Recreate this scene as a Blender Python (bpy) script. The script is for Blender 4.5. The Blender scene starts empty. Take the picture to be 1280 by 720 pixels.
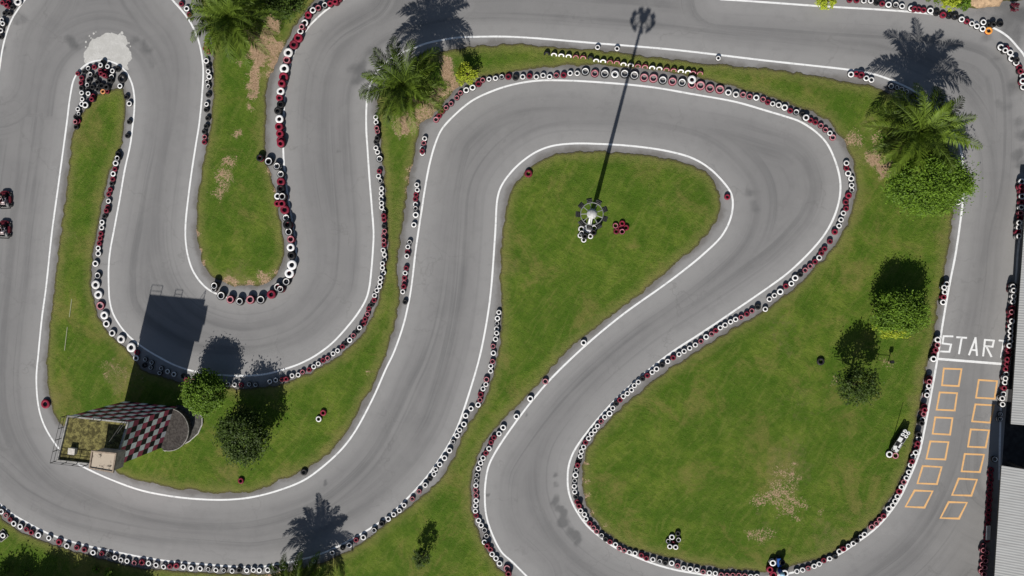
import bpy, bmesh, math, random
import numpy as np
from mathutils import Vector, Matrix, noise
from mathutils.geometry import delaunay_2d_cdt
random.seed(11); rng = np.random.default_rng(5)
S = bpy.context.scene
COL = S.collection
PI = math.pi
# ------------------------------------------------------------------ camera
F = 640/math.tan(math.radians(35)); D = 68.5
CAM = Vector((0, 0, D))
fw = Vector((-80/F, -8/F, -1)).normalized()
xc = (Vector((1, 0, 0)) - fw*fw.x).normalized()
yc = xc.cross(fw)
cd = bpy.data.cameras.new('camera'); cam = bpy.data.objects.new('camera', cd); COL.objects.link(cam)
cam.matrix_world = Matrix(((xc.x, yc.x, -fw.x, 0), (xc.y, yc.y, -fw.y, 0), (xc.z, yc.z, -fw.z, D), (0, 0, 0, 1)))
cd.sensor_width = 36; cd.angle = math.radians(70); cd.clip_end = 2000; cd.clip_start = 1
S.camera = cam
S.render.resolution_x, S.render.resolution_y = 1024, 576
def G(px, py, z=0.0):
    """survey: where the sight line through a photo point meets height z"""
    r = xc*(px-640) + yc*(360-py) + fw*F
    p = CAM + r*((z-D)/r.z)
    return Vector((p.x, p.y, z))
def GT(tile, x, y, z=0.0):
    ox, oy, k = tile
    return G(ox+x/k, oy+y/k, z)
# ------------------------------------------------------------------ world and sun
SUN_EL = math.radians(37); SD = Vector((-0.252, -0.968)).normalized()
w = bpy.data.worlds.new('World'); S.world = w; w.use_nodes = True
nt = w.node_tree; bg = nt.nodes['Background']
sky = nt.nodes.new('ShaderNodeTexSky'); sky.sky_type = 'NISHITA'; sky.sun_disc = False
sky.sun_elevation = SUN_EL; sky.sun_rotation = math.atan2(SD.x, SD.y)
nt.links.new(sky.outputs[0], bg.inputs[0]); bg.inputs[1].default_value = 0.05
sl = bpy.data.lights.new('sun', 'SUN'); sl.energy = 5.0; sl.angle = math.radians(0.5); sl.color = (1, 0.965, 0.91)
so = bpy.data.objects.new('sun', sl); COL.objects.link(so)
sv = Vector((SD.x*math.cos(SUN_EL), SD.y*math.cos(SUN_EL), math.sin(SUN_EL)))
so.rotation_euler = sv.to_track_quat('Z', 'Y').to_euler(); so.location = sv*120
S.view_settings.view_transform = 'Standard'; S.view_settings.look = 'None'; S.view_settings.exposure = 0
S.render.engine = 'CYCLES'
# ------------------------------------------------------------------ node helpers
class NT:
    def __init__(s, name, rough=0.8):
        s.m = bpy.data.materials.new(name); s.m.use_nodes = True
        s.t = s.m.node_tree; s.b = s.t.nodes['Principled BSDF']
        s.b.inputs['Roughness'].default_value = rough
        s.b.inputs['Specular IOR Level'].default_value = 0.25
    def n(s, typ, **kw):
        n = s.t.nodes.new('ShaderNode'+typ)
        for k, v in kw.items(): setattr(n, k, v)
        return n
    def put(s, sock, v):
        if hasattr(v, 'is_output'): s.t.links.new(v, sock)
        elif isinstance(v, (tuple, list)) and len(v) == 3 and sock.type == 'RGBA': sock.default_value = (*v, 1)
        else: sock.default_value = v
    def math(s, op, a, b=0.0, c=None, clamp=False):
        n = s.n('Math', operation=op, use_clamp=clamp); s.put(n.inputs[0], a); s.put(n.inputs[1], b)
        if c is not None: s.put(n.inputs[2], c)
        return n.outputs[0]
    def mix(s, f, a, b, mode='MIX'):
        n = s.n('Mix', data_type='RGBA', blend_type=mode); s.put(n.inputs[0], f); s.put(n.inputs[6], a); s.put(n.inputs[7], b)
        return n.outputs[2]
    def noise(s, scale, detail=4, rough=0.55, vec=None, dist=0):
        n = s.n('TexNoise'); n.inputs['Scale'].default_value = scale; n.inputs['Detail'].default_value = detail
        n.inputs['Roughness'].default_value = rough; n.inputs['Distortion'].default_value = dist
        s.put(n.inputs['Vector'], vec if vec is not None else s.pos())
        return n.outputs[0]
    def pos(s):
        if not hasattr(s, '_p'): s._p = s.n('NewGeometry').outputs['Position']
        return s._p
    def attr(s, name):
        n = s.n('Attribute', attribute_name=name); return n.outputs['Fac']
    def ramp(s, f, stops):
        n = s.n('MapRange', interpolation_type='SMOOTHSTEP') if len(stops) == 2 and not isinstance(stops[0][1], tuple) else None
        if n:
            s.put(n.inputs[0], f); n.inputs[1].default_value = stops[0][0]; n.inputs[2].default_value = stops[1][0]
            n.inputs[3].default_value = stops[0][1]; n.inputs[4].default_value = stops[1][1]
            return n.outputs[0]
        n = s.n('ValToRGB'); e = n.color_ramp.elements
        while len(e) < len(stops): e.new(0.5)
        for q, (p, c) in zip(e, stops):
            q.position = p; q.color = (*c, 1) if isinstance(c, tuple) else (c, c, c, 1)
        s.put(n.inputs[0], f); return n.outputs[0]
    def scaled(s, sx, sy, sz, vec=None):
        n = s.n('Mapping'); s.put(n.inputs[0], vec if vec is not None else s.pos()); n.inputs['Scale'].default_value = (sx, sy, sz); return n.outputs[0]
    def comb(s, x, y, z=0.0):
        n = s.n('CombineXYZ'); s.put(n.inputs[0], x); s.put(n.inputs[1], y); s.put(n.inputs[2], z); return n.outputs[0]
    def bump(s, h, strength=0.4, dist=0.05):
        n = s.n('Bump'); n.inputs['Strength'].default_value = strength; n.inputs['Distance'].default_value = dist
        s.put(n.inputs['Height'], h); s.t.links.new(n.outputs[0], s.b.inputs['Normal'])
    def done(s, col):
        s.put(s.b.inputs['Base Color'], col); return s.m
def plain(name, c, rough=0.6, var=0.25, scale=3.0, metal=0.0):
    t = NT(name, rough); t.b.inputs['Metallic'].default_value = metal
    f = t.noise(scale, 5, 0.65); dk = tuple(x*(1-var) for x in c); lt = tuple(min(1, x*(1+var*0.5)) for x in c)
    return t.done(t.mix(t.ramp(f, [(0.3, 0.0), (0.7, 1.0)]), dk, lt))
M = {}
# ------------------------------------------------------------------ mesh helpers
class MB:
    def __init__(s): s.v = []; s.f = []; s.m = []
    def add(s, vs, fs, m=0):
        o = len(s.v); s.v += [tuple(p) for p in vs]; s.f += [tuple(i+o for i in f) for f in fs]; s.m += [m]*len(fs); return s
    def box(s, c, size, rz=0, m=0, tilt=None):
        x, y, z = (q/2 for q in size)
        R = Matrix.Rotation(rz, 3, 'Z')
        if tilt: R = R @ Matrix.Rotation(tilt[1], 3, tilt[0])
        vs = [Vector(c)+R @ Vector((a, b, d)) for d in (-z, z) for a, b in ((-x, -y), (x, -y), (x, y), (-x, y))]
        return s.add(vs, [(3, 2, 1, 0), (4, 5, 6, 7), (0, 1, 5, 4), (1, 2, 6, 5), (2, 3, 7, 6), (3, 0, 4, 7)], m)
    def tube(s, pts, r, n=8, m=0, cap=True):
        pts = [Vector(p) for p in pts]; rs = r if isinstance(r, (list, tuple)) else [r]*len(pts)
        rings = []
        for i, p in enumerate(pts):
            t = (pts[min(i+1, len(pts)-1)]-pts[max(i-1, 0)]).normalized()
            u = t.orthogonal().normalized() if i == 0 else (u - t*u.dot(t)).normalized()
            b = t.cross(u)
            rings.append([p+(u*math.cos(2*PI*k/n)+b*math.sin(2*PI*k/n))*rs[i] for k in range(n)])
        vs = [q for rg in rings for q in rg]
        fs = [(i*n+k, i*n+(k+1) % n, (i+1)*n+(k+1) % n, (i+1)*n+k) for i in range(len(pts)-1) for k in range(n)]
        if cap: fs += [tuple(range(n-1, -1, -1)), tuple((len(pts)-1)*n+k for k in range(n))]
        return s.add(vs, fs, m)
    def lathe(s, prof, c=(0, 0, 0), n=20, m=0, closed=False, R=None, ms=None):
        R = R or Matrix.Identity(3); k = len(prof)
        vs = [Vector(c)+R @ Vector((r*math.cos(2*PI*i/n), r*math.sin(2*PI*i/n), z)) for i in range(n) for r, z in prof]
        o = len(s.v); s.v += [tuple(p) for p in vs]
        for i in range(n):
            for j in range(k if closed else k-1):
                a, b = j, (j+1) % k; i2 = (i+1) % n
                s.f.append((o+i*k+a, o+i2*k+a, o+i2*k+b, o+i*k+b)); s.m.append(ms[j] if ms else m)
        return s
    def prism(s, poly, z0, z1, m=0):
        n = len(poly)
        vs = [(p[0], p[1], z0) for p in poly]+[(p[0], p[1], z1) for p in poly]
        return s.add(vs, [tuple(range(n-1, -1, -1)), tuple(range(n, 2*n))]+[(i, (i+1) % n, n+(i+1) % n, n+i) for i in range(n)], m)
    def build(s, name, mats, parent=None, smooth=False, loc=None):
        me = bpy.data.meshes.new(name); me.from_pydata(s.v, [], s.f)
        for q in (mats if isinstance(mats, (list, tuple)) else [mats]): me.materials.append(q)
        if any(s.m): me.polygons.foreach_set('material_index', s.m)
        if smooth: me.polygons.foreach_set('use_smooth', [True]*len(me.polygons))
        me.update(); o = bpy.data.objects.new(name, me); COL.objects.link(o)
        if parent: o.parent = parent
        if loc is not None: o.location = loc
        return o
def tag(o, label, cat=None, group=None, kind=None):
    o['label'] = label
    if cat: o['category'] = cat
    if group: o['group'] = group
    if kind: o['kind'] = kind
    return o
def empty(name, loc, label, cat, group=None, rz=0):
    o = bpy.data.objects.new(name, None); COL.objects.link(o); o.location = loc; o.rotation_euler.z = rz
    o.empty_display_size = 0.2
    return tag(o, label, cat, group)
def spline(pts, step=3.0, closed=False):
    """centripetal Catmull-Rom through survey points (photo pixels), resampled about every STEP pixels"""
    P = [np.array(p[:2], float) for p in pts]; n = len(P); out = []
    for i in range(n if closed else n-1):
        if closed: a, b, c, d = P[(i-1) % n], P[i], P[(i+1) % n], P[(i+2) % n]
        else:
            b, c = P[i], P[i+1]; a = P[i-1] if i else 2*b-c; d = P[i+2] if i+2 < n else 2*c-b
        t1 = max(np.linalg.norm(b-a), 1e-3)**.5; t2 = t1+max(np.linalg.norm(c-b), 1e-3)**.5; t3 = t2+max(np.linalg.norm(d-c), 1e-3)**.5
        k = max(1, int(np.linalg.norm(c-b)/step))
        for q in range(k):
            t = t1+(t2-t1)*q/k
            A1 = a*(t1-t)/t1+b*t/t1; A2 = b*(t2-t)/(t2-t1)+c*(t-t1)/(t2-t1); A3 = c*(t3-t)/(t3-t2)+d*(t-t2)/(t3-t2)
            B1 = A1*(t2-t)/t2+A2*t/t2; B2 = A2*(t3-t)/(t3-t1)+A3*(t-t1)/(t3-t1)
            out.append(B1*(t2-t)/(t2-t1)+B2*(t-t1)/(t2-t1))
    if not closed: out.append(P[-1])
    return out
# ------------------------------------------------------------------ surveyed lines
L_IN = [(84,150),(87.5,122),(92.5,99),(100,87.5),(110,79.5),(127.5,75),(145,79.5),(156,88),(164,102),(167.5,117),(168,135),(165.5,160),(163,180),(156,212),(150,247),(143,285),(137.5,315),(135.8,335),(136,360),(137,375),(141,391),(150,407),(162,421),(180,435),(200,447),(220,457),(242,464),(265,467.5),(290,469.5),(320,469),(335,467),(352,462.5),(375,454.5),(395,444),(415,429),(432,411),(447,392),(457.5,374),(461.5,360),(464,340),(466,315),(467,292),(465,262),(462,225),(459,180),(458,165),(458,135),(460,115),(468,95),(482,78),(498,68),(515,61),(532,54.5),(552,50),(572,47),(595,46),(640,46),(745,54),(840,62),(960,76),(1060,87),(1080,90),(1100,95),(1125,105),(1145,115),(1161,127),(1180,145),(1195,170),(1202,192),(1204,212),(1204.5,240),(1200,280),(1194,320),(1187,355),(1177.5,410),(1172,447),(1165,487),(1155,540),(1149,567),(1137,597),(1125,622),(1112,641),(1095,660),(1072,677.5),(1045,695),(1010,710),(985,717),(960,721),(930,723),(890,720.5),(877,718),(845,712.5),(815,704),(790,694),(770,685),(750,671),(732,655),(717,632),(711,615),(709.5,600),(711,582),(716,567),(725,552),(734,540),(747,524),(765,504),(790,480),(815,459),(840,440),(880,414),(920,387),(960,359.5),(985,341),(1010,317.5),(1030,294),(1042,272.5),(1049,250),(1050.5,230),(1046,207),(1034,180),(1020,165),(1000,152),(980,145),(960,139),(920,127.5),(865,117.5),(815,109),(752,103),(702,100.5),(670,101),(640,106),(615,114),(590,126),(567,145),(552,162),(544,180),(537,205),(531,237),(526,270),(520,310),(514,360),(510,382),(504,407),(492.5,440),(482,462),(467.5,495),(444,539),(427.5,561),(407.5,580),(382,599),(357,610),(320,620.5),(287,624.5),(250,624),(212,620),(175,612.5),(140,600),(112,587.5),(91,576),(74,561),(59,539),(51,520),(47,500),(45.5,472),(48,442),(52.5,397),(57.5,360),(65,290),(72.5,235),(80,180)]
L_BAY = [(200,-22),(214,-2),(228,14),(238,28),(246,45),(251,62),(254,87),(252.5,120),(249,155),(245,180),(240,212),(235,250),(232,280),(232,300),(235,320),(242,340),(257,359),(275,369),(300,375),(325,373),(345,365),(360,349),(369,328),(370,310),(366,282),(359,240),(355,205),(354,180),(354.5,150),(356,120),(361,87),(366,70),(381,40),(395,24),(410,11),(430,-1),(450,-12)]
L_DROP = [(660,722),(640,702),(627,690),(615,667),(608,645),(606,622),(607,602),(611,582),(620,564),(640,534),(665,501),(690,472),(735,429),(780,392),(825,360),(852,340),(880,317),(902,295),(912.5,275),(916,257),(914,242),(902,225),(885,209),(865,197.5),(835,189),(795,183),(752,180),(715,179.5),(690,182.5),(672,189),(655,200),(640,214),(627,232),(622,247),(619,292),(614,360),(610,392),(601,440),(590,480),(570,538),(555,565),(535,594),(505,627),(480,649),(445,671),(407,690),(370,701),(345,705.5),(320,709),(250,705),(200,700),(150,691),(100,680),(62,667.5),(30,651),(12,640),(0,630),(-20,612)]
L_NW = [(40,-14),(31,0),(25,8),(15,24),(8,42),(3,62),(0,82),(-3,100)]
L_TOP = [(900,-1),(960,3),(1030,8),(1100,12),(1140,15),(1160,17),(1185,20),(1210,25),(1242,35),(1260,46),(1272,59),(1280,69),(1288,90),(1292,120),(1292,200),(1286,250),(1274,300),(1269,355),(1258,430),(1253,470),(1250,545),(1249,600)]
# lawns
G_IN = [(90,170),(97,155),(104,140),(112,128),(124,118),(138,112),(152,111),(157,120),(156.5,140),(154.5,160),(152,180),(145,197),(138,212),(132,235),(127,260),(123,280),(120,300),(115,330),(114,360),(117,372),(122,392),(135,415),(155,433),(166,444),(178,461),(200,470),(230,479),(270,485),(320,485),(355,479),(385,467),(420,447),(445,427),(460,407),(471,382),(477,360),(482,340),(485,305),(482,255),(479,205),(476,180),(475,160),(472,140),(474,118),(486,100),(505,86),(525,74),(548,66),(570,61),(590,58),(640,56),(680,59),(740,62.5),(815,71),(890,80),(960,86),(1000,91),(1042,99),(1070,105),(1092,109),(1118,120),(1142,134),(1162,148),(1178,167),(1188,195),(1191,230),(1191,257),(1189,292),(1182,330),(1179,360),(1172,380),(1169,410),(1164,437),(1157,465),(1151,500),(1145,530),(1140,562),(1130,590),(1115,620),(1095,647),(1070,670),(1042,690),(1010,702),(980,710),(955,714),(915,712),(865,704),(830,695),(795,686),(770,675),(747,655),(734,632),(728,607),(729,582),(735,560),(746,542),(757,530),(780,507),(815,477),(852,451),(890,427),(927,404),(960,385),(990,362),(1022,332),(1050,298),(1064,265),(1070,232),(1066,202),(1056,180),(1046,165),(1034,151),(1015,140),(985,128),(960,120),(905,106),(878,99),(845,92),(800,86),(740,81),(700,83),(665,86),(640,90),(605,96),(585,103),(568,113),(552,133),(540,146),(528,152),(522,170),(518,195),(512,217),(507,255),(502,292),(496,340),(500,366),(496,395),(490,417),(479,452),(460,492),(432,541),(415,562),(382,587),(352,600),(320,614),(275,616),(225,611),(187,604),(150,592),(128,580),(104,562),(84,538),(70,519),(62,495),(59,460),(62,410),(67,365),(75,300),(82,245),(87,205)]
G_BAY = [(245,-40),(250,-10),(256,18),(262,42),(266,62),(267,100),(265,140),(261,175),(256,195),(252,217),(247,255),(246,285),(250,315),(258,338),(275,352),(298,357),(320,356),(336,351),(350,334),(355,305),(349,270),(342,232),(335,208),(331,180),(333,145),(335,105),(347,75),(362,45),(374,25),(388,7),(405,-12),(430,-40)]
G_DROP = [(640,236),(633,258),(629,280),(627,305),(625,345),(626,370),(627,392),(624,435),(617,465),(605,500),(590,524),(579,545),(567,572),(545,605),(520,627),(480,657),(450,680),(420,696),(382,710),(352,715),(320,718),(250,716),(212,713),(175,709),(135,701),(105,692),(57,677),(25,664),(7,651),(-6,640),(-40,612),(-60,600),(-90,760),(640,790),(652,740),(636,720),(624,710),(610,690),(600,668),(592,645),(589,622),(589,602),(594,580),(602,560),(612,545),(625,528),(640,513),(660,494),(680,471),(695,453),(725,425),(770,390),(810,360),(847,328),(877,300),(894,278),(900,257),(897,237),(885,219),(860,205),(825,197),(790,192),(740,189),(705,190.5),(677,200),(657,215)]
# ------------------------------------------------------------------ tyre survey: "@cr" picks a 320x180 px plate shown four times enlarged, then "x y colour[radius]"
TY = [
("corner", "heap at the outer top corner", "top", 1, "@00 88 8w23; 40 8r; 60 35b; 30 25r; 10 12r; 22 65b; 45 65b; 8 98w; 12 117w; 3 152w; 8 130b; 2 182b"),
("palm bay", "row beside the tallest palm", "top", 1, "@00 905 18r; 932 42w17; 945 70r; 1030 220r; 1025 240r; 1040 257r; 1030 303w17; 1040 330b; 1040 356w; 1045 382w17; 1035 408n; 1040 431n; 1040 473b16; 1032 520w; 1030 548b; 1037 590b; 1030 630b; 1020 657b; 1022 684p; 1020 710r"),
("hairpin", "heap inside the hairpin", "top", 1, "@z80,60,6 290 104b24; 273 127w22; 325 137w22; 225 140r22; 362 170w23; 180 150n24; 400 155b26; 150 175b22; 270 168r22; 310 175r22; 100 190r20; 195 197n24; 275 190r22; 300 203r22; 235 210b22; 130 222r24; 355 215n26; 432 226b40; 340 240b24; 185 240b24; 125 260r22; 250 255b24; 172 275n22; 418 284w24; 210 290b24; 280 280b28; 315 290b28; 130 297b24; 250 305b22; 290 325o24; 322 325r20; 180 312b24; 130 335w22; 180 340w22; 215 357r22; 205 382r22; 135 381w22; 158 426w30; 132 419w24; 102 457w22; 108 492n20; 85 515b22; 82 552p22; 106 545r20; 90 590b24"),
("hairpin side", "strip beside the hairpin grass", "top", 1, "@z80,60,6 465 365b23; 488 415w25; 487 552b22; 473 657b22"),
("U inner", "long U-shaped row", "hairpin", 1, "@01 588 47b16; 585 70n17; 577 95w18; 573 125r; 565 148w17; 562 175r; 558 197b; 550 228r; 542 250r; 541 285w16; 537 315r; 530 333r; 522 360b; 509 390w16; 507 417w16; 503 447r; 500 470r; 495 496r; 490 520w16; 490 547w18; 476 597w19; 487 657n21; 477 703w26; @02 490 33w25; 500 88p25; 520 136w24; 531 178w22; 560 225w21; 604 255w25; 655 297w28; 683 322r16; 679 350w18; 725 357n; 757 373n; 752 398n; 805 402n; 797 425n; 837 418w; 868 432w; 720 387b; 915 440b; 930 458r; 965 465p16; 1110 482b; 1140 482w; 1172 483w; 1205 485r; 1245 482n; 1277 484n; @12 68 468w; 97 460w; 130 457r; 150 455r; 180 438w; 210 434w; 232 420p; 265 408r; 288 393w; 311 378w; 334 362r; 357 350p; 385 328w; 408 313w; 432 293r; 448 278b; 468 260w16; 486 238p; 505 216b; 517 198w; 538 177r; 545 155r; 557 130p; 563 103r; 577 83b; 590 60r; 592 37w; 604 12w; @11 617 712w; 620 690w; 622 668w; 638 643w; 632 618w; 632 597w; 643 576n; 642 552w; 635 530w; 640 503r; 638 482p; 637 458p; 642 435p; 640 410b; 640 378r; 638 358r; 638 338n; 628 316w; 627 295w; 625 271w; 626 245w; 627 221w; 620 183n; 612 160w; 616 135r; 617 73n20; 607 40w; 599 18w; @10 600 708b; 605 690b; 607 657p; 603 640p; 600 610w; 598 585w"),
("corridor", "broken row by the grass corridor", "top", 1, "@10 843 692w; 838 714p; @11 832 22w; 830 35r; 832 46w; 804 203w; 806 229w; 800 252r; 797 275r; 797 300w; 797 322n; 798 353w18; 789 403w16; 767 490n; 759 514w; 757 538r; 754 560w; 750 620r; 745 644w; 742 668r; 740 692p; 738 712r; @12 734 18w; 745 70b15"),
("dirt bay", "row beside the dirt path", "top", 2, "@10 415 -8r18; 395 6r18; 370 16r18; 343 24n18; 310 38p18; 284 50w19; 260 73r21; 243 113w21; 228 132p17; 221 155w19; 210 187r26; 188 221r26; 160 262w27; 152 298p22; 140 341w27; 136 382r26; 127 415r22; 122 455w23; 116 487r20; 122 520b22; 108 552b22; 116 594w24; 114 632r24; 118 667r22; 122 702r24; @11 122 -4r22; 18 68b21; 62 86n25; 103 110n22; 122 150n22; 123 187r24; 122 222b23; 107 260w20; 130 262n23; 105 297r19; 127 297r22; 142 328r26; 149 368n22; 156 402b26; 163 438n24; 173 475p22; 172 516w23; 176 556b23; 178 604w28; 165 646w27; 150 688n23; 108 715n25; @12 75 32r25; 120 5n21; 22 58n26; @02 1250 58p25; 1197 66n23; 1150 57p23; 1104 38n26; 1068 5n18; @01 1070 708n22"),
("drop bend", "row around the teardrop bend", "palm", 1, "@10 900 597p17; 915 578r; 932 556r; 950 538p; 975 518p; 1003 488p; 1022 464p; 1051 450w18; 1083 437w18; 1112 418r18; 1133 400p; 1165 395w; 1197 390w; 1228 383n; 1262 382r18; @20 18 385b18; 53 383w16; 87 378r16; 121 383w16; 155 376w16; 188 383w16; 222 375p16; 258 374r17; 291 365w16; 326 365w16; 367 357n23; 414 366p22; 464 367n25; 515 371w22; 563 368n25; 612 375n25; 661 387p23; 708 390p24; 754 400n24; 803 406p23; 851 411n23; 900 420p22; 900 397w23; 943 426p25; 990 440p24; 1040 446p24; 1082 461w18; 1120 471w18; 1156 472p16; 1189 482p16; 1222 487w17; 1256 496p16; @30 0 510r; 24 518w; 54 524w17; 84 536w18; 112 552r; 142 560n17; 173 570b; 191 587w18; 214 600r; 238 610r; 265 627p; 288 648p; 310 665w; 325 686p17; @31 393 95w16; 393 120r; 402 146w17; 417 172w17; 419 206w; 420 230n; 404 257r17; 390 290r16; 392 322r; 378 345w; 366 378w; 356 409w; 335 439r16; 311 487r; 284 524r; 268 545r; 257 568w16; 236 588r; 211 610p; 186 630p; 162 652b; 137 669w18; 118 697w16; 90 710r; @32 62 18w18; 33 37w; 8 55w16; @22 1267 105w; 1230 94b16; 1200 114p; 1175 130r; 1146 146p; 1119 156w; 1093 168w; 1066 185w16; 1042 198w; 1020 213r; 998 230p; 971 244w16; 945 266p; 917 284w; 889 300w; 861 316w; 835 331w; 806 348r; 779 367w; 751 385b; 723 404w16; 701 421w; 677 438r; 653 453b; 632 470w; 612 487w; 598 509w; 577 527w; 557 542w; 540 560r; 521 578b; 504 600w; 488 627w17; 464 645w; 446 667p; 428 690w; 414 712w"),
("lower arc", "row below the big lawn", "top", 1, "@23 397 10w; 383 32w; 368 52r; 358 75w; 347 97w; 342 121w; 335 145b; 328 166r; 321 190n; 317 215w17; 313 243n; 311 271w; 313 299w; 320 325b; 325 350r; 335 370r; 343 393w; 362 412w; 370 435w; 388 457r; 408 479p; 423 497p; 448 518n; 469 537b; 490 550r; 517 563w; 537 581p; 561 593p; 587 602w; 616 607w; 647 617r; 672 632r; 705 638w; 738 648n; 767 655b; 799 656w16; 828 669p; 859 680w; 892 685w16; 925 690w; 956 700p; 987 704w; 1017 707w; 1046 715p; 1075 717p; 1105 717p; 1135 717p; 1165 720p; 1195 722w; 1225 722w"),
("marker pile", "cluster around the blue post", "top", 2, "@33 25 655w18; 10 688r18; 28 716r20; 85 708w21; 58 690b16; 72 655b16; 55 640b18"),
("east arc", "row curving up to the grid", "blue post", 1, "@33 145 697w; 174 690w; 202 682p; 232 671w; 257 660w; 280 643r; 309 633w; 337 623b; 357 597w16; 378 585r; 403 572w; 428 557w; 445 542b; 464 525w; 484 512w; 520 475p16; 543 458p; 560 438p; 580 420r; 604 384w17; 625 366w; 637 345w; 648 322w; 657 297r16; 668 275w; 680 250p; 693 230w; 705 200w; 714 165w; 722 147r; 727 121w; 740 103w; 745 75r; 750 58r; 757 33w18; 755 12b16"),
("grid side", "stacks beside the grid boxes", "top", 2, "@31 895 700w16; 882 717w; @32 885 20w; 880 45r; 877 70w16; 850 258w17; 848 285p; 840 310r; 830 332r; 829 354w17; 810 452r; 808 468p; 805 490w; 799 515w; 796 535w; 784 592r; 785 610r; 780 630p; 775 658w; 770 676b"),
("start wall", "double wall beside the start lettering", "top", 2, "@31 1220 708b17; @32 1218 -8w; 1222 12w; 1221 42w; 1218 68w; 1217 100r; 1212 120p; 1208 142r; 1213 165w; 1206 190w; 1206 215w; 1206 240w; 1205 265w; 1200 288w; 1196 310r; 1195 335r; 1190 357r; 1188 380r; 1183 405r; 1185 430w; 1180 452w; 1178 472w; 1175 500r; 1172 530w; 1165 552w; 1166 582w"),
("shed shade", "shaded wall by the shed", "top", 1, "@32 1163 632n; 1162 655n; @33 1135 137n17; 1117 190r; 1113 215r; 1116 240r; 1111 265r; 1113 290r; 1108 315r; 1110 340r; 1105 365r; 1107 390r; 1102 415r; 1104 440r; 1099 465r; 1101 490r; 1095 515r; 1097 540r; 1080 570p; 1078 592p; 1096 605p; 1076 627p; 1090 645p; 1072 662p; 1086 678p; 1068 696p; 1082 712p"),
("east rim", "row on the eastern rim", "top", 2, "@31 1270 188w17; 1270 212r; 1270 236r; 1272 262w17; 1270 290r; 1268 316w; 1265 345p; 1262 370r; 1258 393w; 1255 416w; 1252 440r; 1257 461w"),
("corner rim", "row across the top outer corner", "orange tyre", 1, "@30 1165 235w18; 1195 240r; 1212 262w17; 1188 250w; 1220 290w18; 1242 312w17; 1245 297b; 1258 335r; 1265 355r; 1275 380w17; 1275 405w17; 1278 435w17"),
("top row", "row below the top boulder", "shrub", 1, "@30 410 -2r; 445 0r; 480 3w; 515 3w; 545 10b16; 572 16r; 604 22w17; 640 22n17; 671 30w16; 718 40w17; 735 42r; 755 45r; 780 48r; 813 52w17; 845 62b17; 877 73r17; 908 77b17; 938 80b18; 970 95w16; 996 105r; 1020 117w; 1045 130w16; 1075 143w16; 1078 110w16; 1105 122b; 1130 120b; 1163 117b16; 1105 152o20"),
("palm foot", "row shaded by a palm", "left", 1, "@30 416 371w17; 443 368r16; 468 372r17; 492 390w16; 518 398w16; 617 430n17; 645 437n; 670 445n; 693 457n; 730 478b; @31 953 290w16"),
("strip", "three by the top strip", "left", 1, "@20 428 236w15; 525 242w15; 1032 290w14"),
("sweep", "row outside the long western sweep", "teardrop", 1, "@12 1214 121w; 1207 151w16; 1204 176n; 1203 203w; 1203 225w; 1198 255w16; 1185 291p; 1187 325w16; 1182 367p; 1174 390w; 1173 415w; 1152 457p17; 1150 482w; 1135 504w; 1123 532r17; 1120 560p; 1110 584w16; 1075 602w16; 1048 638w17; 1040 681w17; 1018 710w; @13 1005 18w16; 985 50n; 967 92w17; 942 130w17; 919 162w16; 898 187w; 890 211w; 868 235b; 846 265w16; 815 298p; 781 335p; 740 366w; 717 393w; 688 413w; 661 435w16; 628 458b17; 589 492n17; 536 527w17; 500 540r; 466 566w17; 432 580b; 380 604w16; 287 645n16; 212 667w17; 138 680w16; 97 683b18; 58 690w17; 16 692w17; @03 1266 690w16; 1233 693w16; 1195 690b17; 1160 695w16; 1118 693n16; 1079 690w16; 1040 687n16; 1000 683w17; 955 682w18; 915 675w17; 880 670r17; 848 673r16; 817 674w16; 779 665w17; 742 657w17; 708 652r18; 670 655p16; 635 645w17; 604 640w16; 573 628w16; 543 617b16; 507 608r16; 464 603w17; 420 588r17; 382 578r17; 333 570w18; 293 550r19; 243 530w17; 190 516w19; 155 502r17; 130 487r16; 100 473w18; 68 458w18; 48 438r; 28 416p16; 5 398w17; -20 385r16"),
("lower loop", "row outside the lower loop", "top", 1, "@12 1236 697w17; @13 1215 8w16; 1190 28r; 1175 52r; 1165 83w16; 1150 105r; 1135 130w16; 1123 154w16; 1112 182w16; 1104 215n; 1101 242n; 1099 267w; 1097 291p; 1100 317p; 1101 343w16; 1097 368w; 1097 395w; 1100 418r; 1112 442w16; 1125 466w16; 1142 491n17; 1152 520n; 1142 551w16; 1155 570r; 1172 587r; 1180 611w16; 1200 632w16; 1218 658w17; 1255 683p20; 1262 710r18"),
("track side", "four below the teardrop lawn", "top", 1, "@22 358 273w17; 166 467p17; 92 553w18; 22 642w17"),
("pole pile", "pile at the floodlight mast's foot", "top", 1, "@z700,235,10.29 295 460b42; 500 480n42; 495 450b42; 440 515n46; 275 525w46; 435 570b42; 280 580n40; 262 610w40; 320 620b40; 392 620w40; 305 665w40"),
("red ring", "red cluster beside the mast", "top", 1, "@z700,235,10.29 713 483p42; 800 455r42; 850 508r42; 725 557r42; 800 560p42; 775 515r36"),
("lawn trio", "group on the big lawn", "top", 1, "@23 830 508b; 800 526w16; 833 540n; 782 547n; 805 560r; 790 573w; 819 576w"),
("sweep duo", "pair on the tower lawn", "left", 1, "@12 313 655w18; 335 624r18"),
("stand foot", "pair at the starter stand's foot", "left", 1, "@33 608 112w19; 638 118p18"),
]
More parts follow.
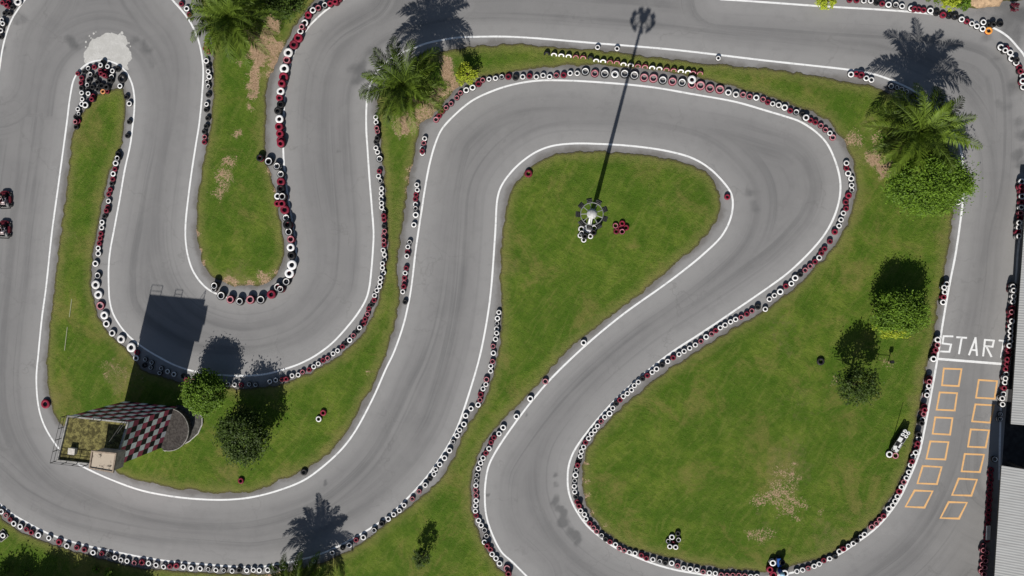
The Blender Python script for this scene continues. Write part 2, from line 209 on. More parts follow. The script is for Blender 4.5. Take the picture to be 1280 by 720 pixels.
SINGLES = [("@21 82 147r22", "dark red tyre lying on the teardrop lawn's upper edge"), ("@21 1077 264r16", "small dark red tyre on the white line at the teardrop's round end"),
 ("@02 225 580r27", "large maroon tyre on the grass edge beside the checkered tower"), ("@03 1203 245r18", "bright red tyre alone on the lawn in front of the checkered tower"),
 ("@13 238 202b19", "black tyre beside the white line on the long western sweep"), ("@32 265 368b20", "black tyre alone on the big lawn near the sparse dark tree"),
 ("@03 14 517w17", "white tyre lying on a dark square board on the grass")]
CNAME = {'w': 'white', 'n': 'thin-ringed', 'r': 'crimson', 'b': 'black', 'p': 'pale pink', 'o': 'orange'}
ONE = 'first second third fourth fifth sixth seventh eighth ninth tenth eleventh twelfth thirteenth fourteenth fifteenth sixteenth seventeenth eighteenth nineteenth'.split()
TENS = {2: 'twent', 3: 'thirt', 4: 'fort', 5: 'fift', 6: 'sixt', 7: 'sevent', 8: 'eight', 9: 'ninet'}
def nth(n):
    pre = ''
    if n >= 100: pre = 'hundred-and-'; n -= 100
    if n == 0: return 'hundredth'
    if n < 20: return pre+ONE[n-1]
    return pre+TENS[n//10]+('ieth' if n % 10 == 0 else 'y-'+ONE[n % 10-1])
def parse(s, tile=None):
    out = []
    for e in s.split(';'):
        t = e.split()
        if t[0][0] == '@':
            q = t.pop(0)[1:]
            tile = tuple(float(x) for x in q[1:].split(',')) if q[0] == 'z' else (320*int(q[0]), 180*int(q[1]), 4)
        c = t[1].lstrip('-0123456789.'); y = float(t[1][:len(t[1])-len(c)])
        R = 0.94*(float(c[1:]) if len(c) > 1 else 15.0*tile[2]/4)
        out.append((tile[0]+float(t[0])/tile[2], tile[1]+y/tile[2], c[0], R/tile[2]))
    return out
# ------------------------------------------------------------------ setting: track sheet
def polyline_world(px, z=0.0): return np.array([G(p[0], p[1], z)[:2] for p in px])
W_IN = polyline_world(spline(L_IN, 3, True)); W_BAY = polyline_world(spline(L_BAY, 3)); W_DROP = polyline_world(spline(L_DROP, 3))
W_NW = polyline_world(spline(L_NW, 3)); W_TOP = polyline_world(spline(L_TOP, 3))
def near(P, line, closed=False):
    """distance to a polyline and the length along it, for many points"""
    A = line if closed else line[:-1]; B = np.roll(line, -1, 0) if closed else line[1:]
    dv = B-A; L2 = (dv**2).sum(1)+1e-9; ln = np.sqrt(L2); s0 = np.concatenate([[0], np.cumsum(ln)[:-1]])
    best = np.full(len(P), 1e9); along = np.zeros(len(P))
    for i in range(0, len(P), 4000):
        q = P[i:i+4000]
        t = np.clip(((q[:, None]-A[None])*dv[None]).sum(2)/L2, 0, 1)
        d = ((q[:, None]-A[None]-t[..., None]*dv[None])**2).sum(2)
        k = d.argmin(1); r = np.arange(len(q))
        best[i:i+4000] = np.sqrt(d[r, k]); along[i:i+4000] = s0[k]+t[r, k]*ln[k]
    return best, along
def set_attr(me, name, arr):
    a = me.attributes.new(name, 'FLOAT', 'POINT'); a.data.foreach_set('value', np.asarray(arr, dtype=np.float32))
xs = np.arange(-66, 66.01, 0.33); ys = np.arange(-38, 38.01, 0.33)
X, Y = np.meshgrid(xs, ys); P = np.stack([X.ravel(), Y.ravel()], 1)
nx, ny = len(xs), len(ys)
I = np.arange(nx*ny).reshape(ny, nx)
quads = np.stack([I[:-1, :-1], I[:-1, 1:], I[1:, 1:], I[1:, :-1]], -1).reshape(-1, 4)
me = bpy.data.meshes.new('race_track')
me.from_pydata(np.column_stack([P, np.zeros(len(P))]).tolist(), [], quads.tolist())
u, s_ = near(P, W_IN, True)
ns = [near(P, q) for q in (W_BAY, W_DROP, W_NW, W_TOP)]; dd = np.stack([a[0] for a in ns]); kk = dd.argmin(0); u2 = dd.min(0); s2 = np.stack([a[1]+400*i for i, a in enumerate(ns)])[kk, np.arange(len(P))]
set_attr(me, 'inner', u); set_attr(me, 'along', s_); set_attr(me, 'outer', u2); set_attr(me, 'along_outer', s2)
# rubber, oil and damp stains where the photo shows them: x, y, radius px, strength
STAINS = [(92,52,11,.8),(180,62,15,.7),(188,78,9,.5),(168,48,12,.6),(110,45,10,.5),(695,625,8,.9),(700,640,9,1.0),(707,652,10,1.0),(716,668,9,1.0),(722,678,7,.8),(694,606,5,.8),(694,594,4,.8),(448,92,16,.8),(470,70,22,.5),(440,100,10,.5),(938,240,10,.6),(942,258,8,.6),(780,368,10,.35),(406,604,4,1.0),(609,618,3.5,1.0),(658,518,3,1.0),(612,332,3,.6),(425,188,4,.6),(1120,30,16,.35),(1060,60,18,.3),(1110,95,14,.25),(970,62,8,.4),(770,115,12,.35),(700,135,16,.2),(580,420,14,.3),(1255,130,10,.5),(1275,190,10,.7),(1270,110,9,.5),(900,60,20,.2),(1265,30,30,.75),(1235,14,26,.6),(1278,110,16,.7),(1282,160,14,.8),(1282,210,14,.8),(1276,260,9,.6),(20,20,16,.5),(2,60,10,.6),(250,370,20,.25),(310,395,22,.3),(1130,690,40,.2),(1090,700,30,.25)]
st = np.zeros(len(P)); sc = 68.5/F
WARP = np.array([noise.noise_vector(Vector((q[0]*.9, q[1]*.9, 4.0)))[:2] for q in P])
for x, y, r, k in STAINS:
    c = np.array(G(x, y)[:2]); d = np.sqrt((((P-c)+WARP*r*sc*0.9)**2).sum(1)); st = np.maximum(st, k*np.clip(1.35-d/(r*sc), 0, 1))
set_attr(me, 'stain', st)
vg = np.minimum.reduce([near(P, polyline_world(spline(g, 4, True)), True)[0] for g in (G_IN, G_BAY, G_DROP)])
set_attr(me, 'verge', vg)
t = NT('worn_asphalt', 0.85)
ua, sa, oa, sta, so2 = t.attr('inner'), t.attr('along'), t.attr('outer'), t.attr('stain'), t.attr('along_outer')
side = t.ramp(t.math('SUBTRACT', ua, oa), [(-1.2, 1.0), (1.2, 0.0)]); oside = t.math('SUBTRACT', 1.0, side)
edge = t.math('MINIMUM', ua, oa)
mid = t.ramp(edge, [(0.4, 0.0), (2.6, 1.0)])
vec = t.comb(t.math('MULTIPLY', ua, 0.85), t.math('MULTIPLY', sa, 0.035))
streak = t.noise(1.0, 5, 0.6, vec)
vec2 = t.comb(t.math('MULTIPLY', ua, 2.2), t.math('MULTIPLY', sa, 0.02), 7.3)
thin = t.noise(1.0, 3, 0.5, vec2)
vec3 = t.comb(t.math('MULTIPLY', oa, 0.85), t.math('MULTIPLY', so2, 0.035), 3.1)
vec4 = t.comb(t.math('MULTIPLY', oa, 2.2), t.math('MULTIPLY', so2, 0.02), 9.1); thin2 = t.noise(1.0, 3, 0.5, vec4)
st3 = t.noise(1.0, 4, 0.55, vec3)
big = t.noise(0.16, 5, 0.6); med = t.noise(0.9, 5, 0.65); fine = t.noise(14, 4, 0.7); grain = t.noise(60, 2, 0.6)
col = t.mix(mid, (0.305, 0.298, 0.294), (0.232, 0.227, 0.225))
mi = t.math('MULTIPLY', mid, side); mo = t.math('MULTIPLY', mid, oside)
col = t.mix(t.math('MULTIPLY', t.math('MULTIPLY', t.ramp(streak, [(0.42, 0.0), (0.66, 1.0)]), mi), 0.68), col, (0.14, 0.138, 0.139))
col = t.mix(t.math('MULTIPLY', t.math('MULTIPLY', t.ramp(st3, [(0.42, 0.0), (0.66, 1.0)]), mo), 0.68), col, (0.14, 0.138, 0.139))
col = t.mix(t.math('MULTIPLY', t.math('MULTIPLY', t.ramp(thin2, [(0.58, 0.0), (0.64, 1.0)]), mo), 0.4), col, (0.11, 0.11, 0.112))
col = t.mix(t.math('MULTIPLY', t.math('MULTIPLY', t.ramp(thin, [(0.58, 0.0), (0.64, 1.0)]), mi), 0.36), col, (0.11, 0.11, 0.112))
col = t.mix(t.math('MULTIPLY', t.ramp(big, [(0.4, 0.0), (0.68, 1.0)]), 0.30), col, (0.30, 0.293, 0.285))
col = t.mix(t.math('MULTIPLY', t.ramp(med, [(0.45, 0.0), (0.75, 1.0)]), 0.18), col, (0.14, 0.137, 0.136))
col = t.mix(t.ramp(t.math('MULTIPLY', sta, t.math('ADD', 0.45, med)), [(0.18, 0.0), (0.75, 0.7)]), col, (0.085, 0.086, 0.088))
col = t.mix(t.math('MULTIPLY', t.ramp(fine, [(0.3, 0.0), (0.75, 1.0)]), 0.22), col, (0.33, 0.325, 0.32))
col = t.mix(t.math('MULTIPLY', t.ramp(grain, [(0.35, 1.0), (0.6, 0.0)]), 0.22), col, (0.08, 0.08, 0.08))
wp = t.n('VectorMath', operation='ADD'); nv = t.n('TexNoise'); nv.inputs['Scale'].default_value = 0.7; nv.inputs['Detail'].default_value = 5; t.put(nv.inputs['Vector'], t.pos())
t.put(wp.inputs[0], t.pos()); sc_ = t.n('VectorMath', operation='SCALE'); t.put(sc_.inputs[0], nv.outputs['Color']); sc_.inputs['Scale'].default_value = 3.0; t.put(wp.inputs[1], sc_.outputs[0])
vo = t.n('TexVoronoi', feature='DISTANCE_TO_EDGE'); vo.inputs['Scale'].default_value = 0.16; t.put(vo.inputs['Vector'], wp.outputs[0])
crack = t.math('MULTIPLY', t.ramp(vo.outputs['Distance'], [(0.002, 1.0), (0.012, 0.0)]), t.ramp(big, [(0.42, 0.0), (0.62, 1.0)]))
col = t.mix(t.math('MULTIPLY', crack, 0.2), col, (0.09, 0.088, 0.085))
vo2 = t.n('TexVoronoi', feature='F1'); vo2.inputs['Scale'].default_value = 0.09; t.put(vo2.inputs['Vector'], wp.outputs[0]); sx = t.n('SeparateColor'); t.put(sx.inputs[0], vo2.outputs['Color'])
col = t.mix(t.math('MULTIPLY', sx.outputs[0], 0.10), col, (0.12, 0.118, 0.116))
vg = t.attr('verge'); col = t.mix(t.math('MULTIPLY', t.ramp(t.math('ADD', vg, t.math('ADD', t.math('MULTIPLY', t.math('SUBTRACT', med, 0.5), 0.9), t.math('MULTIPLY', t.math('SUBTRACT', t.noise(0.35, 4, 0.6), 0.5), 1.6))), [(0.0, 1.0), (0.7, 0.0)]), 0.65), col, t.mix(t.ramp(fine, [(0.35, 0.), (0.65, 1.)]), (0.085, 0.078, 0.07), (0.15, 0.135, 0.118)))
t.bump(t.math('ADD', fine, grain), 0.25, 0.01)
M['asphalt'] = t.done(col)
me.materials.append(M['asphalt'])
o = bpy.data.objects.new('race_track', me); COL.objects.link(o)
tag(o, 'grey worn asphalt kart track winding between lawns', 'track', kind='structure')
# far ground
t = NT('far_ground', 0.95); f = t.noise(0.05, 6, 0.6); f2 = t.noise(1.5, 5, 0.6)
M['far'] = t.done(t.mix(t.ramp(f2, [(0.3, 0.0), (0.7, 1.0)]), t.mix(f, (0.06, 0.085, 0.02), (0.12, 0.115, 0.05)), (0.045, 0.07, 0.015)))
mb = MB(); mb.add([(-900, -900, -0.06), (900, -900, -0.06), (900, 900, -0.06), (-900, 900, -0.06)], [(0, 1, 2, 3)])
tag(mb.build('ground', M['far']), 'flat grassy ground around the kart track', 'ground', kind='structure')
# ------------------------------------------------------------------ lawns
def lawn_mat():
    t = NT('mown_grass', 0.95); t.b.inputs['Specular IOR Level'].default_value = 0.1
    e, d, dr = t.attr('rim'), t.attr('bare'), t.attr('dry')
    n0 = t.noise(0.10, 4, 0.6); n1 = t.noise(0.45, 6, 0.65); n2 = t.noise(2.2, 6, 0.7); n3 = t.noise(9, 6, 0.8)
    rm = t.n('Mapping'); t.put(rm.inputs[0], t.pos()); rm.inputs['Rotation'].default_value = (0, 0, math.radians(33)); wn = t.n('TexNoise'); wn.inputs['Scale'].default_value = .12; ad = t.n('VectorMath', operation='MULTIPLY_ADD'); t.put(wn.inputs['Vector'], t.pos()); t.put(ad.inputs[0], wn.outputs['Color']); ad.inputs[1].default_value = (3.5, 3.5, 0); t.put(ad.inputs[2], rm.outputs[0]); rot = ad.outputs[0]
    mow = t.noise(1.0, 5, 0.65, t.scaled(2.6, 0.35, 1, rot)); mow2 = t.noise(1.0, 4, 0.65, t.scaled(0.4, 3.2, 1, rot))
    g = t.mix(t.ramp(n1, [(0.35, 0.0), (0.65, 1.0)]), (0.070, 0.134, 0.011), (0.142, 0.194, 0.026))
    g = t.mix(t.math('MULTIPLY', t.ramp(n0, [(0.38, 0.0), (0.62, 1.0)]), 0.55), g, (0.055, 0.118, 0.010))
    g = t.mix(t.math('MULTIPLY', t.ramp(mow, [(0.47, 0.0), (0.68, 1.0)]), 0.38), g, (0.20, 0.21, 0.052))
    g = t.mix(t.math('MULTIPLY', t.ramp(mow2, [(0.48, 0.0), (0.68, 1.0)]), 0.38), g, (0.056, 0.098, 0.010))
    g = t.mix(t.math('MULTIPLY', t.ramp(n2, [(0.5, 0.0), (0.75, 1.0)]), 0.6), g, (0.048, 0.082, 0.009))
    g = t.mix(t.math('MULTIPLY', t.ramp(n3, [(0.5, 0.0), (0.8, 1.0)]), 0.6), g, (0.25, 0.26, 0.085))
    big2 = t.noise(0.22, 5, 0.7, None, 0.6); weed = t.noise(0.75, 6, 0.75, None, 0.4)
    g = t.mix(t.math('MULTIPLY', t.ramp(big2, [(0.50, 0.0), (0.66, 1.0)]), 0.6), g, (0.21, 0.185, 0.055))
    g = t.mix(t.math('MULTIPLY', t.ramp(big2, [(0.46, 1.0), (0.32, 0.0)]), 0.0), g, (0.06, 0.11, 0.012))
    g = t.mix(t.math('MULTIPLY', t.ramp(weed, [(0.48, 0.0), (0.64, 1.0)]), 0.6), g, (0.058, 0.118, 0.010))
    g = t.mix(t.math('MULTIPLY', t.ramp(weed, [(0.44, 1.0), (0.30, 0.0)]), 0.0), g, (0.2, 0.18, 0.06))
    rim = t.ramp(t.math('ADD', e, t.math('MULTIPLY', t.math('SUBTRACT', n2, 0.5), 1.6)), [(0.05, 1.0), (1.3, 0.0)])
    g = t.mix(t.math('MULTIPLY', rim, 0.55), g, (0.225, 0.205, 0.068))
    rim2 = t.ramp(t.math('ADD', e, t.math('MULTIPLY', t.math('SUBTRACT', n3, 0.5), 0.7)), [(0.02, 1.0), (0.28, 0.0)])
    g = t.mix(t.math('MULTIPLY', rim2, 0.75), g, (0.085, 0.07, 0.042))
    g = t.mix(t.math('MULTIPLY', t.ramp(t.math('ADD', dr, t.math('MULTIPLY', t.math('SUBTRACT', n2, 0.5), 0.8)), [(0.3, 0.0), (0.9, 1.0)]), 0.75), g, (0.235, 0.19, 0.085))
    b = t.ramp(t.math('ADD', d, t.math('MULTIPLY', t.math('SUBTRACT', t.math('ADD', t.math('MULTIPLY', n2, 0.3), t.math('MULTIPLY', n3, 0.7)), 0.5), 3.8)), [(0.48, 0.0), (0.66, 1.0)])
    soil = t.mix(t.ramp(n3, [(0.3, 0.0), (0.7, 1.0)]), (0.20, 0.125, 0.068), (0.56, 0.39, 0.26))
    g = t.mix(b, g, soil)
    t.bump(t.math('ADD', n3, t.math('MULTIPLY', n2, 0.8)), 0.9, 0.10)
    return t.done(g)
M['lawn'] = lawn_mat()
# bare earth: x, y, radius px, strength;   dry grass the same way
BARE = [(322,48,9,1),(326,62,9,1),(322,78,8,1),(319,92,8,1),(317,106,7,.95),(314,120,5,.8),(312,134,5,.7),(340,30,10,.9),(336,45,10,.8),(318,66,8,.8),(345,62,9,.9),(342,78,9,.9),(338,95,6,.7),(300,78,5,.7),(304,96,3,.6),(297,166,6,.8),(285,205,9,.62),(280,222,11,.62),(276,240,8,.55),(246,292,4,.9),(248,312,4,.9),(252,330,4,.8),(290,353,9,.75),(310,357,8,.8),(330,348,7,.7),(345,338,5,.6),(344,240,5,.7),(338,212,6,.8),(347,100,5,.8),(340,150,4,.7),
 (508,160,10,1),(500,150,9,.9),(515,150,9,.9),(563,95,8,1),(566,108,7,1),(558,80,10,.9),(548,118,9,.8),(535,135,9,.7),(527,145,7,.7),(1100,205,9,1),(1108,212,9,1),(1090,195,8,.8),(1068,175,7,.6),
 (972,622,12,.60),(955,626,11,.58),(990,631,12,.58),(1003,628,8,.52),(966,606,9,.54),(980,596,7,.48),(945,630,7,.5),(945,668,10,.56),(955,672,8,.5),(985,597,12,.48),(963,665,6,.5),(1040,480,6,.5),(1027,640,4,.5),(733,600,4,.8),(731,580,4,.7),(733,618,4,.7),(742,640,4,.7),(756,656,4,.6),(460,465,5,.5),(1110,454,7,.45),(1105,448,5,.4),(345,712,14,.8),(330,714,10,.6),(170,470,8,.3),(142,470,16,.36),(78,535,8,.6),(1098,172,7,.5),(512,225,5,.7),(514,210,5,.7),(509,240,4,.6)]
DRY = [(75,290,18,.5),(85,230,14,.5),(150,480,22,.6),(70,500,12,.5),(150,450,16,.4),(1085,160,14,.5),(1075,190,16,.55),(1075,260,14,.4),(1080,130,14,.4),(975,420,22,.45),(1000,500,24,.4),(985,590,30,.5),(955,660,18,.45),(1040,670,20,.5),(1080,640,16,.4),(1050,490,16,.4),(870,230,22,.35),(830,250,20,.35),(640,330,14,.4),(700,330,22,.3),(670,390,18,.3),(900,560,24,.25),(280,600,20,.45),(200,600,20,.4),(300,340,20,.5),(280,220,20,.4),(510,330,10,.4),(590,535,10,.4),(930,540,30,.25),(800,76,14,.4),(700,70,20,.4),(640,65,20,.35),(1140,500,10,.5),(1146,470,10,.5),(1180,300,10,.5),(960,690,22,.35)]
def lawn(name, outline, label, grid=0.42, wob=0.2):
    B = spline(outline, 2.5, True)
    Bw = [G(p[0], p[1]) for p in B]
    pts = []
    for p in Bw:
        q = noise.noise_vector(Vector((p.x*1.3, p.y*1.3, 3.1)))*wob + noise.noise_vector(Vector((p.x*4.7, p.y*4.7, 8.0)))*wob*0.45
        pts.append(Vector((p.x+q.x, p.y+q.y)))
    nb = len(pts); A = np.array([p[:] for p in pts])
    lo, hi = A.min(0), A.max(0)
    gx, gy = np.meshgrid(np.arange(lo[0], hi[0], grid), np.arange(lo[1], hi[1], grid))
    Q = np.stack([gx.ravel(), gy.ravel()], 1)+rng.uniform(-.12, .12, (gx.size, 2))*grid
    # inside test
    x1, y1 = A[:, 0], A[:, 1]; x2, y2 = np.roll(x1, -1), np.roll(y1, -1)
    ins = np.zeros(len(Q), bool)
    for a, b, c, d in zip(x1, y1, x2, y2):
        if b == d: continue
        k = (b > Q[:, 1]) != (d > Q[:, 1]); ins ^= k & (Q[:, 0] < (c-a)*(Q[:, 1]-b)/(d-b)+a)
    dist, _ = near(Q, A, True); Q = Q[ins & (dist > 0.2)]
    co, ed, fa, *_ = delaunay_2d_cdt(pts+[Vector(q) for q in Q], [(i, (i+1) % nb) for i in range(nb)], [], 1, 1e-5)
    V = np.array([c[:] for c in co]); rim, _ = near(V, A, True)
    z = 0.03+0.03*np.clip(rim/1.5, 0, 1)+np.array([0.035*noise.noise(Vector((v[0]*.5, v[1]*.5, 1))) for v in V])*np.clip(rim/1.0, 0, 1)
    vs = [(v[0], v[1], q) for v, q in zip(V, z)]; fs = [tuple(f) for f in fa]
    n0 = len(vs); cnt = {}
    for f in fs:
        for a, b in zip(f, f[1:]+f[:1]): cnt[(a, b)] = 1
    skirt = [(a, b) for a, b in cnt if (b, a) not in cnt]; mp = {}
    for a, b in skirt:
        for k in (a, b):
            if k not in mp: mp[k] = len(vs); vs.append((vs[k][0], vs[k][1], -0.04))
        fs.append((b, a, mp[a], mp[b]))
    me = bpy.data.meshes.new(name); me.from_pydata(vs, [], fs); me.materials.append(M['lawn'])
    VV = np.array(vs)[:, :2]; rr = np.concatenate([rim, np.zeros(len(vs)-n0)])
    warp = np.array([noise.noise_vector(Vector((q[0]*.8, q[1]*.8, 2.0)))[:2] for q in VV])+.5*np.array([noise.noise_vector(Vector((q[0]*2.2, q[1]*2.2, 6.0)))[:2] for q in VV])
    def field(L):
        f = np.zeros(len(VV))
        for x, y, r, k in L:
            c = np.array(G(x, y)[:2]); d = np.sqrt(((VV-c+warp*r*sc*1.1)**2).sum(1)); f = np.maximum(f, k*np.clip(1.7-d/(r*sc), 0, 1))
        return f
    set_attr(me, 'rim', rr); set_attr(me, 'bare', field(BARE)); set_attr(me, 'dry', field(DRY))
    o = bpy.data.objects.new(name, me); COL.objects.link(o)
    return tag(o, label, 'lawn', kind='structure')
lawn('lawn', G_IN, 'mown green lawn enclosed by the outer loop of the track')
lawn('lawn', G_BAY, 'narrow lawn with a bare dirt path in the top bay')
lawn('lawn', G_DROP, 'teardrop lawn around the floodlight mast and down to the lower edge')
lawn('verge', [(1050,-3),(1075,-6),(1120,-6),(1165,-2),(1190,4),(1215,10),(1250,2),(1290,-4),(1300,-40),(900,-40),(960,-8),(1010,-3),(1030,2)], 'rough verge above the top track edge')
# ------------------------------------------------------------------ painted markings
def paint(name, c, wear=0.35):
    t = NT(name, 0.7); a = t.noise(2.5, 6, 0.7); b = t.noise(30, 4, 0.7); c2 = tuple(x*0.35+.10 for x in c)
    f = t.math('ADD', t.math('MULTIPLY', a, 0.6), t.math('MULTIPLY', b, 0.4))
    return t.done(t.mix(t.ramp(f, [(0.49, 0.0), (0.49+wear*0.42, 1.0)]), c, c2))
M['white_line'] = paint('white_road_paint', (0.86, 0.86, 0.85), 0.5)
M['orange_line'] = paint('orange_road_paint', (0.80, 0.47, 0.20), 0.55)
def ribbon(mb, W, width, z, closed=False):
    n = len(W); k0 = len(mb.v); W = np.asarray(W)
    for i in range(n):
        a = W[(i-1) % n] if closed or i else W[0]; b = W[(i+1) % n] if closed or i < n-1 else W[-1]
        d = (b-a)/np.linalg.norm(b-a); nn = np.array([-d[1], d[0]])*width/2*(1+0.12*noise.noise(Vector((W[i][0]*.8, W[i][1]*.8, 0))))
        mb.v += [(*(W[i]+nn), z), (*(W[i]-nn), z)]
    for i in range(n if closed else n-1):
        j = (i+1) % n; mb.f.append((k0+2*i, k0+2*i+1, k0+2*j+1, k0+2*j)); mb.m.append(0)
for W_, cl, lab in ((W_IN, True, 'long white line ringing the enclosed infield'), (W_BAY, False, 'white line around the dirt path bay'), (W_DROP, False, 'white line around the teardrop lawn and the western sweep'),
                (W_NW, False, 'white line at the outer top corner'), (W_TOP, False, 'white line along the outer edge of the start straight')):
    mb = MB(); ribbon(mb, W_, 0.17, 0.005, cl); tag(mb.build('edge_line', M['white_line']), lab, 'road marking', kind='structure')
mb = MB()
Z1 = (1160, 400, 7.2)
def stroke(tile, pts, wpx, z=0.009):
    W_ = [np.array(GT(tile, x, y)[:2]) for x, y in pts]; hw = wpx*sc/2
    for i, (a, b) in enumerate(zip(W_, W_[1:])):
        d = (b-a)/np.linalg.norm(b-a); n_ = np.array([-d[1], d[0]])*hw; zz = z+0.0015*i
        mb.add([(*(a-d*hw*.9+n_), zz), (*(a-d*hw*.9-n_), zz), (*(b+d*hw*.9-n_), zz), (*(b+d*hw*.9+n_), zz)], [(0, 1, 2, 3)])
for i, g in enumerate([[(220,147),(140,145),(130,210),(207,220),(192,285),(117,283)], [(262,155),(343,160)], [(303,160),(279,300)], [(370,310),(427,162),(440,315)], [(392,268),(434,273)], [(496,320),(512,178),(592,185),(580,240),(508,233)], [(527,242),(568,326)], [(643,184),(708,189)], [(681,190),(658,333)]]):
    stroke(Z1, g, 2.2, 0.009+0.0007*i)
tag(mb.build('start_lettering', M['white_line']), 'START painted in white capitals across the track', 'road marking', kind='structure')
mb = MB(); stroke(Z1, [(92, 350), (660, 395)], 2.9, 0.009); tag(mb.build('start_line', M['white_line']), 'thick white line across the track below the lettering', 'road marking', kind='structure')
T32, T33 = (960, 360, 4), (960, 540, 4)
BOX = [(T32, (875,398),(972,402),(957,495),(865,490)), (T32, (855,517),(950,522),(937,617),(838,612)), (T32, (832,642),(927,647),(914,738),(818,732)), (T33, (808,42),(907,47),(890,142),(787,137)), (T33, (770,165),(873,172),(848,265),(742,260)), (T33, (730,287),(828,293),(785,383),(682,376)),
 (T32, (1050,455),(1150,462),(1137,558),(1035,552)), (T32, (1033,577),(1135,583),(1115,678),(1015,670)), (T32, (1010,702),(1110,708),(1092,802),(995,797)), (T33, (980,105),(1085,110),(1063,205),(963,200)), (T33, (950,228),(1050,235),(1020,323),(915,318)), (T33, (900,345),(1000,350),(958,438),(857,433))]
for i, (tl, *c) in enumerate(BOX):
    mb = MB(); W_ = [np.array(GT(tl, x, y)[:2]) for x, y in c]; cen = sum(W_)/4
    inner = [q+(cen-q)*(0.17/np.linalg.norm(cen-q)*1.25) for q in W_]
    mb.add([(*q, 0.006) for q in W_]+[(*q, 0.006) for q in inner], [(k, (k+1) % 4, 4+(k+1) % 4, 4+k) for k in range(4)])
    tag(mb.build('grid_box', M['orange_line']), f'orange outlined grid box, {ONE[i % 6]} below the start line in the {"lawn" if i < 6 else "shed"} side column', 'road marking', 'orange starting grid boxes', 'structure')
# cement splash
t = NT('cement_patch', 0.9); a = t.noise(1.2, 6, 0.7); b = t.noise(12, 5, 0.7)
M['cement'] = t.done(t.mix(t.ramp(b, [(0.35, 0.0), (0.7, 1.0)]), t.mix(t.ramp(a, [(0.35, 0.0), (0.6, 1.0)]), (0.66, 0.65, 0.62), (0.52, 0.51, 0.48)), (0.46, 0.45, 0.43)))
mb = MB(); T00 = (0, 0, 4)
poly = spline([(422,262),(440,232),(455,205),(490,190),(520,172),(560,163),(590,175),(625,182),(640,205),(635,235),(655,260),(657,290),(640,320),(640,348),(600,325),(560,305),(510,297),(470,304),(435,318),(420,300)], 5, True)
pp = []
for x, y in poly:
    q = GT(T00, x, y); nv = noise.noise_vector(Vector((q.x*3, q.y*3, 0)))*0.16+noise.noise_vector(Vector((q.x*9, q.y*9, 0)))*0.08; pp.append((q.x+nv.x, q.y+nv.y, 0.003))
mb.add(pp, [tuple(range(len(pp)))])
for x, y, r in [(430,210,6),(447,180,5),(468,168,6),(610,165,9),(455,190,4),(480,160,3),(600,172,6),(428,235,5),(645,215,5),(652,232,4)]:
    q = GT(T00, x, y); mb.add([(q.x+r*.019*math.cos(k)*random.uniform(.7, 1.2), q.y+r*.019*math.sin(k), 0.0035) for k in np.linspace(0, 2*PI, 9)[:-1]], [tuple(range(8))])
tag(mb.build('cement_patch', M['cement']), 'pale splash of spilled cement above the hairpin', 'cement patch', kind='structure')
mb = MB()
for a, b in (((362,55),(350,145)), ((340,195),(326,312))): 
    tl = (0, 360, 4); W_ = [np.array(GT(tl, *a)[:2]), np.array(GT(tl, *b)[:2])]; ribbon(mb, W_, 0.07, 0.105)
tag(mb.build('chalk_line', paint('chalk', (0.34, 0.36, 0.22), 0.9)), 'faint broken chalk line on the western lawn', 'chalk line', kind='structure')
# ------------------------------------------------------------------ tyres
def tyre_paint(name, c, dirty, amt):
    t = NT(name, 0.55); r = t.n('ObjectInfo').outputs['Random']; a = t.noise(5, 5, 0.7); b = t.noise(25, 3, 0.6)
    f = t.math('ADD', t.math('MULTIPLY', a, 0.7), t.math('MULTIPLY', b, 0.3))
    f = t.math('ADD', f, t.math('MULTIPLY', t.math('SUBTRACT', r, 0.5), 0.25))
    return t.done(t.mix(t.ramp(f, [(0.42, 0.0), (0.42+amt, 1.0)]), c, dirty))
M['t_white'] = tyre_paint('white_tyre_paint', (0.86, 0.85, 0.84), (0.50, 0.47, 0.45), 0.4)
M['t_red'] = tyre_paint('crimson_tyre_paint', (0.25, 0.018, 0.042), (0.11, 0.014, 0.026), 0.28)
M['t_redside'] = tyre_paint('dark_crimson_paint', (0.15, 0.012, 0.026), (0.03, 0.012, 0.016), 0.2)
M['t_pink'] = tyre_paint('pale_red_paint', (0.58, 0.27, 0.30), (0.34, 0.06, 0.09), 0.3)  # pink tone of tyre tops above dark crimson sides
M['t_orange'] = tyre_paint('orange_tyre_paint', (0.80, 0.33, 0.06), (0.55, 0.25, 0.12), 0.3)
M['t_black'] = tyre_paint('tyre_rubber', (0.012, 0.012, 0.013), (0.032, 0.030, 0.030), 0.3)
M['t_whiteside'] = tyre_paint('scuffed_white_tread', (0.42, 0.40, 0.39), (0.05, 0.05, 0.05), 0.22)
TH = 0.2
PROF = {'ring': [(.50, .13), (.52, .18), (.58, .20), (.70, .20), (.84, .192), (.93, .17), (1, .12), (1, .07), (.96, .03), (.8, .005), (.56, .0), (.50, .03)],
        'wide': [(.44, .13), (.47, .18), (.56, .20), (.72, .20), (.88, .19), (.96, .165), (1, .12), (1, .07), (.96, .03), (.8, .005), (.55, .0), (.46, .03)],
        'thin': [(.58, .13), (.60, .18), (.66, .197), (.76, .20), (.85, .192), (.95, .165), (1, .12), (1, .07), (.96, .03), (.8, .005), (.62, .0), (.59, .03)]}
